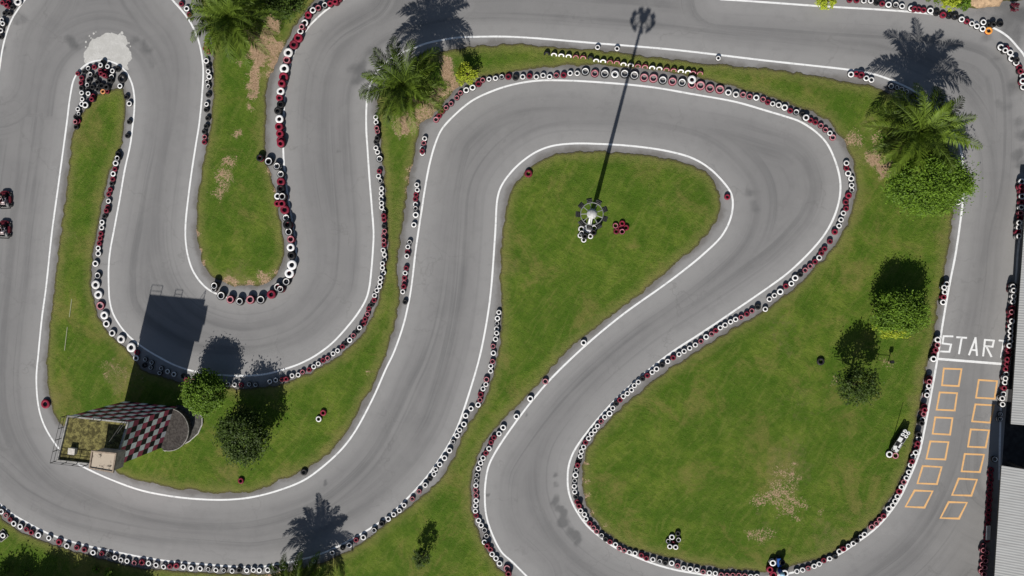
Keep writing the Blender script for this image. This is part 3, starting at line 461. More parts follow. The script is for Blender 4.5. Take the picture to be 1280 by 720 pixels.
# faces of the profile in order: inner lip, top rings, shoulder, tread, ..., bottom, hole
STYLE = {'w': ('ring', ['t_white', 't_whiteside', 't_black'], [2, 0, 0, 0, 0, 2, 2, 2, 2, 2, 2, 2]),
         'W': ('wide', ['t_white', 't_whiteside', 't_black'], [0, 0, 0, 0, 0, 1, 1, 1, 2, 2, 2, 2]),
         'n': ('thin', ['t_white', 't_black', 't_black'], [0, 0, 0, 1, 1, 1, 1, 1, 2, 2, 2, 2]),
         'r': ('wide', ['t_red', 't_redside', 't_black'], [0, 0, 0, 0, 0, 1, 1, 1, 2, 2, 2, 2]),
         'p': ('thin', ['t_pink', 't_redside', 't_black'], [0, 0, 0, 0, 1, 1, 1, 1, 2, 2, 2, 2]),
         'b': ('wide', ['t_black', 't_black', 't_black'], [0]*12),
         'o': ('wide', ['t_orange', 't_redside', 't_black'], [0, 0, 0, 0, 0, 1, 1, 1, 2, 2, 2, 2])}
PROTO = {}
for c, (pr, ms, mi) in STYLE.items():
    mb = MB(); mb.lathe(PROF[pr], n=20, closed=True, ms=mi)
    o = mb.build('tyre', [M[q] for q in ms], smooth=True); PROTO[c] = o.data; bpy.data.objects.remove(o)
def tyre(p, R, c, label, group, rot=None):
    o = bpy.data.objects.new('tyre', PROTO['W' if c == 'w' and R > 0.40 else c]); COL.objects.link(o)
    o.location = p; o.scale = (R, R, 1); o.rotation_euler = rot or (0, 0, random.uniform(0, 6.28))
    return tag(o, label, 'tyre', group)
ALL = []
ZOFF = {}
for key, phrase, end, high, data in TY:
    L = parse(data)
    if key in ('corner', 'hairpin', 'marker pile', 'pole pile', 'red ring', 'lawn trio'): L.sort(key=lambda e: e[1])
    for i, (x, y, c, R) in enumerate(L):
        cn = ('large ' if R*sc > 0.40 else '')+CNAME[c]
        lab = f'{cn} tyre, {nth(i+1)} from the {end} in the {phrase}'
        ALL.append([x, y, c, R*sc, lab, 'tyres in the '+phrase, high])
for s, lab in SINGLES:
    x, y, c, R = parse(s)[0]; ALL.append([x, y, c, R*sc, lab, None, 1])
placed = []      # x, y, R, level
for k, a in enumerate(ALL):
    x, y, c, R, lab, gp, high = a
    base = G(x, y, 0.03); lvl = 0
    z0 = 0.05+(high-1)*TH
    if 'start lettering' in lab: x += 2.0
    p = G(x, y, z0+TH)
    while any(q[3] == z0 and (q[0]-p.x)**2+(q[1]-p.y)**2 < ((q[2]+R)*0.80)**2 for q in placed) and z0 < 0.8:
        z0 += TH*0.6 if z0 < 0.06 and high == 1 and False else TH; p = G(x, y, z0+TH)
    placed.append((p.x, p.y, R, z0)); a.append((p.x, p.y, z0))
order = sorted(range(len(ALL)), key=lambda i: (ALL[i][5] is not None, -round(ALL[i][3], 4)))
single = set(order[:300])
for i in sorted(single):
    x, y, c, R, lab, gp, high, p = ALL[i]
    if 'board' in lab: p = (p[0], p[1], p[2]+0.04)
    tyre(p, R, c, lab, gp, (random.uniform(-.05, .05), random.uniform(-.05, .05), random.uniform(0, 6.28)))
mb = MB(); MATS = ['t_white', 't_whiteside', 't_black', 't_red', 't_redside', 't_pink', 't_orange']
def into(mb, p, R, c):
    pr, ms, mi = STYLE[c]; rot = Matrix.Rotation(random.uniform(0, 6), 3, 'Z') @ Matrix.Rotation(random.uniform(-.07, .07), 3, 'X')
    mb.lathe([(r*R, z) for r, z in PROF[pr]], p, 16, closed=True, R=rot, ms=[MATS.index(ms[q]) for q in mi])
for i, a in enumerate(ALL):
    x, y, c, R, lab, gp, high, p = a
    if i not in single: into(mb, p, R, c)
    z = p[2]-TH
    while z > 0.0:                                  # whatever carries a raised tyre
        into(mb, (p[0]+random.uniform(-.03, .03), p[1]+random.uniform(-.03, .03), z), R*random.uniform(.93, 1), random.choice({'w': 'wwrb', 'n': 'bbwr', 'r': 'rrrb', 'p': 'rrpb', 'b': 'bbbr', 'o': 'rb', 'W': 'wb'}[c])); z -= TH
o = mb.build('tyre_barrier', [M[q] for q in MATS], smooth=True)
tag(o, 'remaining small painted tyres and supporting tyres packed along the track edges', 'tyre barrier', kind='stuff')
# half-buried tyres across the top strip
chain = []
for a, b, n in (((175,266),(393,288),7), ((422,299),(525,309),4), ((558,317),(880,356),10), ((905,360),(940,362),2)):
    for k in range(n): f = k/max(1, n-1); chain.append((a[0]+(b[0]-a[0])*f, a[1]+(b[1]-a[1])*f))
cols = 'bwwwppb wwpp wwppwwppwwpp'.replace(' ', '')
for i, (x, y) in enumerate(chain):
    p = GT((640, 0, 4), x, y, 0.0); c = cols[i % len(cols)]
    tyre((p.x, p.y, 0.02), 0.31, c, f'half-buried {CNAME[c]} tyre, {nth(i+1)} from the palm along the top strip', 'half-buried tyres on the top strip', (math.radians(62), 0, math.radians(-6)))
# ------------------------------------------------------------------ board under one tyre
p = G(3.5, 669); mb = MB(); mb.box((p.x, p.y, 0.075), (1.0, 0.9, 0.05), math.radians(38)); mb2 = MB()
for k in range(4):
    an = math.radians(38)+k*PI/2; L_ = 1.0 if k % 2 else .9; off = (.5 if k % 2 == 0 else .45)
    mb2.box((p.x+math.cos(an)*off, p.y+math.sin(an)*off, 0.085), (.05, L_ if k % 2 == 0 else 1.0, .06), an)
M['black'] = plain('matt_black', (0.015, 0.015, 0.016), 0.6); M['white'] = plain('white_paint', (0.78, 0.78, 0.76), 0.5, 0.15)
r = empty('board', (0, 0, 0), 'dark square board with pale edging lying on the grass', 'board')
mb.build('panel', M['black'], r); mb2.build('edging', plain('worn_edging', (0.4, 0.38, 0.33)), r)
# ------------------------------------------------------------------ foliage
def leaf_mat(name, dark, light, trans=0.25):
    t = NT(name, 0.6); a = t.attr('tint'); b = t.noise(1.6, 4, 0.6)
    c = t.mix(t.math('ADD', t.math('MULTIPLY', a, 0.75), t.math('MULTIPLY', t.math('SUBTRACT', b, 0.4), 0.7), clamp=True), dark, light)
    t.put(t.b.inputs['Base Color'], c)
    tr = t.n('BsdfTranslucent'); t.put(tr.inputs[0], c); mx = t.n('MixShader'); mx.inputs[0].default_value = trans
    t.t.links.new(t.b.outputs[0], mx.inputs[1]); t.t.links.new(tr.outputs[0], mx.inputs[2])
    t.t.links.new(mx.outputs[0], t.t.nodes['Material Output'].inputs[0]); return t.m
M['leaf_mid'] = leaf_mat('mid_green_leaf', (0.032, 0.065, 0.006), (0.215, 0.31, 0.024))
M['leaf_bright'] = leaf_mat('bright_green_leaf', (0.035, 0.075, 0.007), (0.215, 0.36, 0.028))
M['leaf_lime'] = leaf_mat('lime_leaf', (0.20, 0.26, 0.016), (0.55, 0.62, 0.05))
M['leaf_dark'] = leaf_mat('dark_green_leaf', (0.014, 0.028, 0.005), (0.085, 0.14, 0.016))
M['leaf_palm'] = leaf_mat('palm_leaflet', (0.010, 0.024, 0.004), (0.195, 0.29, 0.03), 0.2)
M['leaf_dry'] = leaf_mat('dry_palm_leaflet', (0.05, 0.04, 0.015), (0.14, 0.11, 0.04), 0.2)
M['bark'] = plain('bark', (0.085, 0.062, 0.045), 0.9, 0.5, 6)
M['palm_bark'] = plain('palm_bark', (0.11, 0.085, 0.06), 0.9, 0.5, 8)
def finish_leaves(V, Fq, T, name, mat, parent):
    me = bpy.data.meshes.new(name); me.from_pydata(np.asarray(V).reshape(-1, 3).tolist(), [], Fq.tolist()); me.materials.append(mat)
    set_attr(me, 'tint', T); o = bpy.data.objects.new(name, me); COL.objects.link(o); o.parent = parent; return o
def crown_leaves(n_cl, per, rad, leaf, r, squash=0.8, gap=0.35, boxy=0.0):
    """leaf quads in clumps spread through an uneven ellipsoid; returns verts, faces, tint"""
    cl = []
    seed = r.uniform(0, 99)
    while len(cl) < n_cl:
        d = r.normal(size=3); d /= np.linalg.norm(d)
        if d[2] < -0.55: continue
        k = 1+0.22*noise.noise(Vector(d*1.7)+Vector((seed, 0, 0)))+0.15*noise.noise(Vector(d*4)+Vector((0, seed, 0)))
        if boxy: k *= (1-boxy)+boxy/max(abs(d[0]), abs(d[1]), .62)
        rr = r.uniform(0.2, 1.0)**0.4
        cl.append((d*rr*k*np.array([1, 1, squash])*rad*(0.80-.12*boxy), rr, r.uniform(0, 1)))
    V = []; T = []
    for c, rr, tn in cl:
        cs = rad*r.uniform(0.07, 0.14)
        q = c+r.normal(size=(per, 3))*cs*np.array([1, 1, .6])
        L = leaf*r.uniform(0.7, 1.35, (per, 1)); 
        a = r.normal(size=(per, 3))*np.array([1, 1, .45]); a /= np.linalg.norm(a, axis=1, keepdims=True)
        up = r.normal(size=(per, 3))*0.55+np.array([-.12, -.35, 1.0])+c/rad*0.6
        b = np.cross(up, a); b /= np.linalg.norm(b, axis=1, keepdims=True)+1e-9
        V.append(np.stack([q-a*L, q+b*L*.5, q+a*L, q-b*L*.5], 1).reshape(-1, 3))
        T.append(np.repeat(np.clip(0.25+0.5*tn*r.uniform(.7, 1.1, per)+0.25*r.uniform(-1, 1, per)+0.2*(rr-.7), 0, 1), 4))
    V = np.concatenate(V); T = np.concatenate(T); n = len(V)//4
    return V, np.arange(n*4).reshape(n, 4), T
def tree(px, py, h, rpx, mat, label, name='tree', n_cl=130, per=34, leaf=0.13, squash=0.75, boxy=0.0, gp=None, seed=0, cat='tree', sx=1.0, sy=1.0):
    """px, py: where the crown's middle shows in the photo; h: its height above the ground"""
    c = G(px, py, h); R = rpx*sc*(D-h)/D; r = np.random.default_rng(seed+int(px*7+py))
    root = empty(name, (c.x, c.y, 0), label, cat, gp)
    V, Fq, T = crown_leaves(n_cl, per, R, leaf, r, squash, boxy=boxy); V = V*np.array([sx, sy, 1]); V[:, 2] = np.maximum(V[:, 2]+h, 0.08)
    finish_leaves(V, Fq, T, 'crown', mat, root)
    mb = MB(); tr = 0.05+R*0.035
    mb.tube([(0, 0, 0), (0.04*R, .02*R, h*.4), (0, 0.03*R, h*0.8), (.02, 0, h+R*.2)], [tr*1.3, tr, tr*.75, tr*.4], 8)
    for k in range(7):
        an = k*2.4+r.uniform(0, 1); z = h*r.uniform(.45, .85); e = R*r.uniform(.5, .8)
        mb.tube([(0, 0, z), (math.cos(an)*e*.5, math.sin(an)*e*.5, z+R*.22), (math.cos(an)*e, math.sin(an)*e, z+R*.35)], [tr*.5, tr*.3, tr*.12], 6)
    mb.build('trunk', M['bark'], root, True)
    return root
def palm(px, py, h, rpx, label, n=34, seed=0, mat='leaf_palm', skirt=5, thick=0.24):
    c = G(px, py, h); Rr = rpx*sc*(D-h)/D; r = np.random.default_rng(seed+77)
    root = empty('palm_tree', (c.x, c.y, 0), label, 'palm')
    for k in range(n+skirt):
        f = k/(n-1); dry = k >= n
        az = k*2.39996+r.uniform(-.15, .15)
        e0 = math.radians(78-75*min(1, f)**.85+r.uniform(-6, 6)) if not dry else math.radians(r.uniform(-35, -10))
        L = Rr*(0.80+0.38*math.sin(min(1, f)*PI*.8))*r.uniform(.88, 1.08)*(1.0 if not dry else .75); droop = r.uniform(0.9, 1.35)
        pts = []; p = np.array([0, 0, h-0.05]); e = e0; N = 16
        side = np.array([-math.sin(az), math.cos(az), 0]); sway = r.uniform(-.25, .25)
        for q in range(N+1):
            pts.append(p.copy()); az2 = az+sway*q/N
            p = p+np.array([math.cos(az2)*math.cos(e), math.sin(az2)*math.cos(e), math.sin(e)])*L/N; e -= droop*1.25*(q/N+.25)/N*1.5
        pts = np.array(pts); mb = MB(); mb.tube(pts, [0.05*(1-.85*q/N) for q in range(N+1)], 5)
        V = [np.array(mb.v)]; Fs = list(mb.f); T = [np.full(len(mb.v), .75)]; o = len(mb.v); tone = r.uniform(.15, .95)
        for q in np.linspace(.1, .99, 42):
            i = min(N-1, int(q*N)); t_ = q*N-i; b = pts[i]*(1-t_)+pts[i+1]*t_; d = pts[i+1]-pts[i]; d /= np.linalg.norm(d)
            ln = Rr*0.225*(math.sin(PI*min(.97, .12+.86*q))**.6)*r.uniform(.8, 1.15)
            for sg in (-1, 1):
                sd = np.cross(d, [0, 0, 1.]); sd /= np.linalg.norm(sd)+1e-9; up = np.cross(sd, d)
                w_ = d*(.5+.5*q)+sd*sg*(1-.25*q)+up*r.uniform(-.1, .45); w_ /= np.linalg.norm(w_)
                tip = b+w_*ln+np.array([0, 0, -ln*.28]); mid = b+w_*ln*.55; wd = d*0.034*(1+.3*r.uniform())
                V.append(np.array([b-wd*.5, b+wd*.5, mid+wd, tip, mid-wd])); Fs.append((o, o+1, o+2, o+3, o+4)); o += 5
                T.append(np.full(5, np.clip(tone+r.uniform(-.2, .2), 0, 1)))
        me = bpy.data.meshes.new('frond'); me.from_pydata(np.concatenate(V).tolist(), [], Fs); me.materials.append(M['leaf_dry' if dry else mat])
        set_attr(me, 'tint', np.concatenate(T)); fo = bpy.data.objects.new('frond', me); COL.objects.link(fo); fo.parent = root
    mb = MB(); zs = np.linspace(0, h, 22)
    mb.tube([(0.03*math.sin(z), .02*math.cos(z*2), z) for z in zs], [thick*(1.35-.5*z/h if z > .3 else 1.55)*(1+.1*(i % 2)) for i, z in enumerate(zs)], 10)
    mb.build('trunk', M['palm_bark'], root)
    return root
# ------------------------------------------------------------------ trees and palms
palm(290, 22, 5.0, 60, 'tallest palm, at the top of the dirt path bay', 30, 1, thick=0.26)
palm(505, 106, 4.8, 58, 'wide palm over the bend between bare soil and a lime bush', 30, 2)
palm(1150, 165, 4.0, 60, 'broad palm behind the round green tree by the track', 30, 3)
palm(373, 739, 2.6, 48, 'low palm among the tyres at the bottom edge', 32, 4)
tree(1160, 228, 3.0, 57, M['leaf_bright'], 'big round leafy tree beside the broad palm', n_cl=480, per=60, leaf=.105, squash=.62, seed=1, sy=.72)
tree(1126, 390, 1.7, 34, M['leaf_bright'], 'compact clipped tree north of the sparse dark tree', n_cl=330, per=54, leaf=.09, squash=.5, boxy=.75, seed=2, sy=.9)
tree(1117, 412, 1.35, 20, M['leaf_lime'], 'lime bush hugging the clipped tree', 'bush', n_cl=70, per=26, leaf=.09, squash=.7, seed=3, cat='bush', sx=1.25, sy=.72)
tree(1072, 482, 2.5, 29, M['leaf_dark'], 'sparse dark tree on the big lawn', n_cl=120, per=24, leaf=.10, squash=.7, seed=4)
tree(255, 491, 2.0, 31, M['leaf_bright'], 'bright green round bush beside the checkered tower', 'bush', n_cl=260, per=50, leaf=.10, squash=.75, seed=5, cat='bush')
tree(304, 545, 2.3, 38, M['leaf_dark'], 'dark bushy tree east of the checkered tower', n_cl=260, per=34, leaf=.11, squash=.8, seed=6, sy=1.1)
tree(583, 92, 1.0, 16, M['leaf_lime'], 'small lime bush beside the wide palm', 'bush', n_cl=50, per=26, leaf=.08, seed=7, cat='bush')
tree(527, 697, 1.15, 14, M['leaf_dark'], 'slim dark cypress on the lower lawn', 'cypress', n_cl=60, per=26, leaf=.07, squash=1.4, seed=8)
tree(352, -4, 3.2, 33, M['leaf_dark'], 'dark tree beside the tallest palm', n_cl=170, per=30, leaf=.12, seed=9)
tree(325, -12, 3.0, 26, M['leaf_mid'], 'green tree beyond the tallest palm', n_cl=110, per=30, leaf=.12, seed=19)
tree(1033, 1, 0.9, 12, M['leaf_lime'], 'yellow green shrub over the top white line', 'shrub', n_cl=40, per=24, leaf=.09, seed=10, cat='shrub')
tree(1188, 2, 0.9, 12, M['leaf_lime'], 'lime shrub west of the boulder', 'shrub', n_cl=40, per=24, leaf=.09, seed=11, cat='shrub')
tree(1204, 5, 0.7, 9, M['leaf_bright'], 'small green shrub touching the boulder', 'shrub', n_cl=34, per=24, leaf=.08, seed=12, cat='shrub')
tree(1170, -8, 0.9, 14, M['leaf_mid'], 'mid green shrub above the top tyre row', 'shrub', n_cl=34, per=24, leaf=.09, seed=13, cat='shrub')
for i, (x, y, h, r_) in enumerate([(-18,798,2.9,44),(34,796,2.9,44),(84,799,2.9,42),(128,806,2.9,38)]):
    tree(x, y, h, r_, M['leaf_mid'], 'leafy tree past the bottom edge casting shade on the western lawn', n_cl=320, per=40, leaf=.13, gp='trees past the bottom edge', seed=30+i)
for i, (x, y, r_) in enumerate([(6,712,9),(30,716,7),(120,712,6),(136,716,7)]):  # leaf clumps added as patches of sunlit grass between the tree shadows
    tree(x, y, 0.5, r_, M['leaf_bright'], f'added light green clump for sunlit grass in the shade, {ONE[i]} from the corner', 'shrub', n_cl=24, per=20, leaf=.08, seed=50+i, cat='shrub', gp='added clumps for sunlit grass')
# boulder
mb = MB(); r_ = np.random.default_rng(3); n1, n2 = 26, 14
for i in range(n2+1):
    for j in range(n1):
        a, b = 2*PI*j/n1, PI*i/n2; d = Vector((math.sin(b)*math.cos(a), math.sin(b)*math.sin(a), math.cos(b)))
        k = 1+.28*noise.noise(d*1.8)+.14*noise.noise(d*5)+.06*noise.noise(d*12); mb.v.append((d.x*1.75*k, d.y*.75*k, d.z*.6*k))
for i in range(n2):
    for j in range(n1): mb.f.append((i*n1+j, (i+1)*n1+j, (i+1)*n1+(j+1) % n1, i*n1+(j+1) % n1)); mb.m.append(0)
p = G(1231, -1); tag(mb.build('boulder', plain('sandstone', (0.42, 0.29, 0.18), .9, .45, 2.5), smooth=True, loc=(p.x, p.y, .15)), 'long tan boulder at the top edge', 'boulder')
p = G(1268, 8); tree(1268, 9, 0.4, 6, leaf_mat('crimson_leaf', (.08, .012, .02), (.22, .03, .06)), 'small crimson shrub near the top corner', 'shrub', n_cl=20, per=18, leaf=.07, seed=60, cat='shrub')
# ------------------------------------------------------------------ checkered tower
H = 8.0
rc = [G(86, 520, H), G(161, 528, H), G(143.5, 583, H), G(73, 575, H)]      # NW NE SE SW
cen = sum(rc, Vector())/4; cen.z = 0
tower = empty('checkered_tower', cen, 'tall tower with white, maroon and black checkered walls and a mossy flat roof', 'tower')
q = [v-cen for v in rc]; q = [Vector((v.x, v.y, 0)) for v in q]
t = NT('tower_white', 0.6); M['tw'] = plain('tower_white', (0.86, 0.89, 0.90), 0.6, 0.12, 4); M['tr'] = plain('tower_maroon', (0.44, 0.075, 0.13), 0.6, 0.2, 4); M['tb'] = plain('tower_black', (0.016, 0.014, 0.018), 0.6, 0.2, 4)
bpy.data.materials.remove(t.m)
mb = MB(); rows = 10; off = 0
for k in range(4):
    a, b = q[k], q[(k+1) % 4]; L = (b-a).length; n = max(1, round(L/0.60))
    for c in range(n):
        for r in range(rows):
            p0 = a+(b-a)*(c/n); p1 = a+(b-a)*((c+1)/n); z0, z1 = H*r/rows, H*(r+1)/rows
            mb.add([(p1.x, p1.y, z0), (p0.x, p0.y, z0), (p0.x, p0.y, z1), (p1.x, p1.y, z1)], [(0, 1, 2, 3)], ((c if k == 1 else -c)+(rows-1-r)) % 3)
mb.build('wall', [M['tw'], M['tr'], M['tb']], tower)
t = NT('mossy_roof', 0.95); a = t.noise(2.0, 6, 0.7); b = t.noise(6, 6, 0.75)
col = t.mix(t.ramp(a, [(0.42, 0.0), (0.58, 1.0)]), (0.075, 0.065, 0.022), (0.24, 0.215, 0.075))
col = t.mix(t.math('MULTIPLY', t.ramp(b, [(0.45, 0.0), (0.65, 1.0)]), 0.8), col, (0.05, 0.045, 0.018)); t.bump(b, .5, .05)
M['moss'] = t.done(col)
M['concrete'] = plain('weathered_concrete', (0.30, 0.285, 0.26), 0.9, 0.5, 3)
mb = MB(); ins = [v*0.965 for v in q]; mb.prism([(v.x, v.y) for v in reversed(ins)], H-0.3, H-0.02); mb.build('roof_deck', M['moss'], tower)
mb = MB()
for k in range(4):
    a, b = q[k], q[(k+1) % 4]; d = (b-a).normalized(); nn = Vector((d.y, -d.x, 0))
    m_ = (a+b)/2; L = (b-a).length
    mb.box((m_.x, m_.y, H+0.06), (L+.1 if k % 2 == 0 else L-.1, .13, .22), math.atan2(d.y, d.x))
mb.build('parapet', plain('pale_coping', (0.36, 0.35, 0.33), .85, .4, 4), tower)
M['steel'] = plain('dark_steel', (0.05, 0.05, 0.05), 0.5, 0.3, 5, 0.3)
M['galv'] = plain('galvanised_steel', (0.35, 0.35, 0.34), 0.5, 0.25, 5, 0.4)
def rail(path, z, h, name='railing'):
    mb = MB()
    for zz in (h, h*.55): mb.tube([(v.x, v.y, z+zz) for v in path], .022, 6)
    for a, b in zip(path, path[1:]):
        n = max(1, round((b-a).length/1.1))
        for i in range(n+1): v = a+(b-a)*i/n; mb.tube([(v.x, v.y, z), (v.x, v.y, z+h)], .032, 6)
    mb.build(name, M['steel'], tower)
o_ = [v*1.03 for v in q]
rail([q[1]*.96, q[2]*.96+Vector((.0, 2.0, 0))], H, 0.95)
rail([o_[0]+Vector((1.1, -.1, 0)), o_[0], o_[3], o_[3]+(o_[2]-o_[3])*.55], H-.1, 1.0)
rail([q[0]*.97+(q[1]-q[0])*.42, q[0]*.97+(q[1]-q[0])*.55], H, 0.8)
hp = G(89, 564.5, H+.35)-cen; mb = MB(); mb.box((hp.x, hp.y, H+.17), (.62, .55, .36), -.11); mb.build('hatch', plain('hatch_paint', (0.62, 0.58, 0.52), .7, .3, 5), tower)
bt = [G(115, 564, H+1.5)-cen, G(145, 567, H+1.5)-cen, G(141, 590, H+1.5)-cen, G(112, 585, H+1.5)-cen]
bc = sum(bt, Vector())/4
mb = MB(); mb.prism([(bc.x+(v.x-bc.x)*.94, bc.y+(v.y-bc.y)*.94) for v in reversed(bt)], H-.02, H+1.42)
hut = mb.build('stair_hut', plain('hut_plaster', (0.50, 0.42, 0.36), .9, .4, 3), tower)
mb = MB(); mb.prism([(bc.x+(v.x-bc.x)*.9, bc.y+(v.y-bc.y)*.9) for v in reversed(bt)], H+1.40, H+1.47)
t = NT('stained_slab', .9); a = t.noise(1.3, 6, .75); b = t.noise(7, 5, .7); M['slab'] = t.done(t.mix(t.ramp(a, [(.34, 0.), (.42, 1.)]), (.06, .05, .04), t.mix(b, (.55, .46, .36), (.44, .37, .29))))
mb.build('hut_roof', M['slab'], hut)
mb = MB()
for k in range(4):
    a, b = bt[k], bt[(k+1) % 4]; d = (b-a).normalized(); m_ = (a+b)/2; L = (b-a).length
    mb.box((m_.x, m_.y, H+1.46), (L+.12 if k % 2 == 0 else L-.12, .12, .16), math.atan2(d.y, d.x))
mb.build('roof_frame', plain('weathered_timber', (0.34, 0.27, 0.21), .9, .4, 5), hut)
# round terrace at the tower's foot
tc = G(210, 537, 0.9); R = 27*sc
terr = empty('round_terrace', (tc.x, tc.y, 0), 'dark semicircular terrace with pale rim at the tower foot', 'terrace')
an0, an1 = math.radians(-105), math.radians(82)
arc = [(R*math.cos(a), R*math.sin(a)) for a in np.linspace(an0, an1, 36)]+[(-.5, R*.95), (-.7, -R*.9)]
mb = MB(); mb.prism(arc, 0, .86)
t = NT('dark_pavers', .9); rr = t.n('VectorMath', operation='LENGTH'); tcn = t.n('TexCoord').outputs['Object']; t.put(rr.inputs[0], tcn)
wv = t.math('FRACT', t.math('MULTIPLY', rr.outputs['Value'], 3.2)); nz = t.noise(5, 5, .7)
M['pav'] = t.done(t.mix(t.math('MULTIPLY', t.ramp(wv, [(.8, 0.), (.95, 1.)]), .12), t.mix(t.ramp(nz, [(.35, 0.), (.65, 1.)]), (.035, .03, .027), (.085, .075, .068)), (.03, .027, .027)))
mb.build('slab', M['pav'], terr)
mb = MB(); ring = [(R*1.02*math.cos(a), R*1.02*math.sin(a)) for a in np.linspace(an0, an1, 36)]
mb.tube([(x, y, .86) for x, y in ring], .05, 6); mb.build('rim', M['concrete'], terr)
ap = [(207,563),(222,559),(238,551),(249,541),(254,530),(254,521),(249,513),(238,508),(222,506),(205,520)]
mb = MB(); A_ = [G(*p)-Vector((tc.x, tc.y, 0)) for p in ap]; mb.prism([(v.x, v.y) for v in reversed(A_)], -.02, .16); mb.build('apron', plain('dark_apron', (.10, .095, .085), .9, .5, 4), terr)
mb = MB(); mb.tube([(v.x, v.y, .2) for v in A_[:8]], .06, 6); mb.build('kerb', plain('pale_kerb', (.48, .46, .43), .9, .3, 4), terr)
# ------------------------------------------------------------------ floodlight mast
b = G(735.5, 286); mast = empty('floodlight_mast', b, 'tall white floodlight mast with a ring of lamps standing in the teardrop lawn', 'floodlight')
HM = 15.2
mb = MB(); mb.tube([(0, 0, 0), (0, 0, HM*.5), (0, 0, HM)], [.23, .17, .11], 14); mb.build('pole', M['white'], mast, True)
mb = MB(); mb.tube([(0, 0, 0), (0, 0, .08)], [.42, .42], 14); mb.tube([(0, 0, .08), (0, 0, 1.7)], [.27, .25], 14)
mb.build('base_sleeve', plain('base_paint', (.62, .62, .66), .5, .15), mast)
mb = MB(); mb.lathe([(0, HM+.25), (.2, HM+.22), (.36, HM+.1), (.38, HM-.1), (.3, HM-.25), (.12, HM-.3)], n=18); mb.build('head_cap', plain('head_cap_paint', (.5, .5, .49), .6, .3, 9), mast, True)
mb = MB(); n_ = 24; mb.tube([(.82*math.cos(2*PI*k/n_), .82*math.sin(2*PI*k/n_), HM-.15) for k in range(n_+1)], .03, 6, cap=False)
for k in range(9): a = 2*PI*(k+.5)/9; mb.tube([(.2*math.cos(a), .2*math.sin(a), HM-.05), (.82*math.cos(a), .82*math.sin(a), HM-.15)], .03, 6)
mb.build('lamp_ring', M['galv'], mast)
M['lens'] = plain('lamp_glass', (.25, .26, .27), .15, .1)
for k in range(9):
    a = 2*PI*(k+.5)/9
    Rm = Matrix.Rotation(a, 3, 'Z') @ Matrix.Rotation(math.radians(42), 3, 'Y'); c = Vector((1.0*math.cos(a), 1.0*math.sin(a), HM-.3))
    def BX(mb, size, cc): 
        x, y, z = (s/2 for s in size)
        vs = [c+Rm @ (Vector(cc)+Vector((i, j, l))) for l in (-z, z) for i, j in ((-x, -y), (x, -y), (x, y), (-x, y))]
        mb.add(vs, [(3, 2, 1, 0), (4, 5, 6, 7), (0, 1, 5, 4), (1, 2, 6, 5), (2, 3, 7, 6), (3, 0, 4, 7)])
    mb = MB(); BX(mb, (.16, .40, .36), (0, 0, 0)); BX(mb, (.10, .26, .20), (-.12, 0, .02)); fl = mb.build('floodlight', M['steel'], mast)
    mb = MB(); BX(mb, (.02, .34, .30), (.095, 0, 0)); mb.build('lens', M['lens'], fl)
# ------------------------------------------------------------------ blue marker post
b = G(973, 711); mp = empty('marker_post', b, 'bright blue padded post standing among tyres on the lower curve', 'marker post')
mb = MB(); mb.tube([(0, 0, 0), (0, 0, 1.3)], .19, 14); mb.build('post', plain('blue_pad', (.015, .06, .30), .5, .2), mp)
mb = MB(); mb.lathe([(0, 1.5), (.12, 1.48), (.2, 1.38), (.205, 1.29)], n=14); mb.build('cap', plain('pale_blue_cap', (.35, .55, .68), .5, .15), mp, True)
b2 = G(972, 702); mb = MB(); mb.box((b2.x-b.x, b2.y-b.y+.1, .3), (.32, .75, .5), .1); mb.build('pad', plain('blue_pad_cover', (.02, .09, .36), .5, .2), mp)
# ------------------------------------------------------------------ starter stand
a_, b_ = G(1114, 562), G(1130, 537); d = (b_-a_); L = d.length; an = math.atan2(d.y, d.x); m_ = (a_+b_)/2
sd = empty('starter_stand', m_, 'long black and white starter stand with a thin pole on the big lawn', 'starter stand', rz=an)
mb = MB(); mb.box((0, 0, .34), (L, .62, .5))
for x in (-L*.45, L*.45):
    for y in (-.25, .25): mb.tube([(x, y, 0), (x, y, .12)], .05, 8)
mb.build('body', M['black'], sd)
mb = MB(); mb.box((.1, .12, .63), (.42, .36, .08)); mb.box((-.35, -.16, .62), (.5, .14, .06)); mb.box((-L*.36, .1, .62), (.36, .3, .07), .4); mb.box((-L*.42, -.15, .63), (.3, .2, .07), -.3); mb.build('panel', M['white'], sd)
mb = MB()
for s in (-1, 1): mb.tube([(-L*.5, s*.29, .62), (L*.5, s*.29, .62)], .03, 6)
for k in range(5): mb.tube([(-L*.5+L*k/4, -.29, .63), (-L*.5+L*k/4, .29, .63)], .022, 6)
mb.build('frame', M['galv'], sd)
for x in (.62, .98):
    for y in (-.17, .17): mb = MB(); mb.lathe([(.06, .68), (.1, .71), (.15, .69), (.16, .6)], (x, y, 0), 14); mb.build('lamp_hood', M['white'], sd, True)
mb = MB(); mb.tube([(-.25, .38, 0), (-.25, .38, 2.7)], [.035, .025], 8); mb.build('pole', M['steel'], sd)
# small control post
b = G(1110, 451); cp = empty('control_post', b, 'short dark box post with a thin bar beside the sparse dark tree', 'control post')
mb = MB(); mb.tube([(0, 0, 0), (0, 0, .75)], .04, 8); mb.build('post', M['steel'], cp)
mb = MB(); mb.box((0, 0, .86), (.3, .24, .26), .1); mb.build('box', M['black'], cp)
mb = MB(); mb.tube([(0, 0, .45), (-.98, .08, .45)], .02, 6); mb.tube([(-.98, .08, 0), (-.98, .08, .45)], .02, 6); mb.build('bar', plain('rusty_bar', (.12, .07, .04), .8), cp)
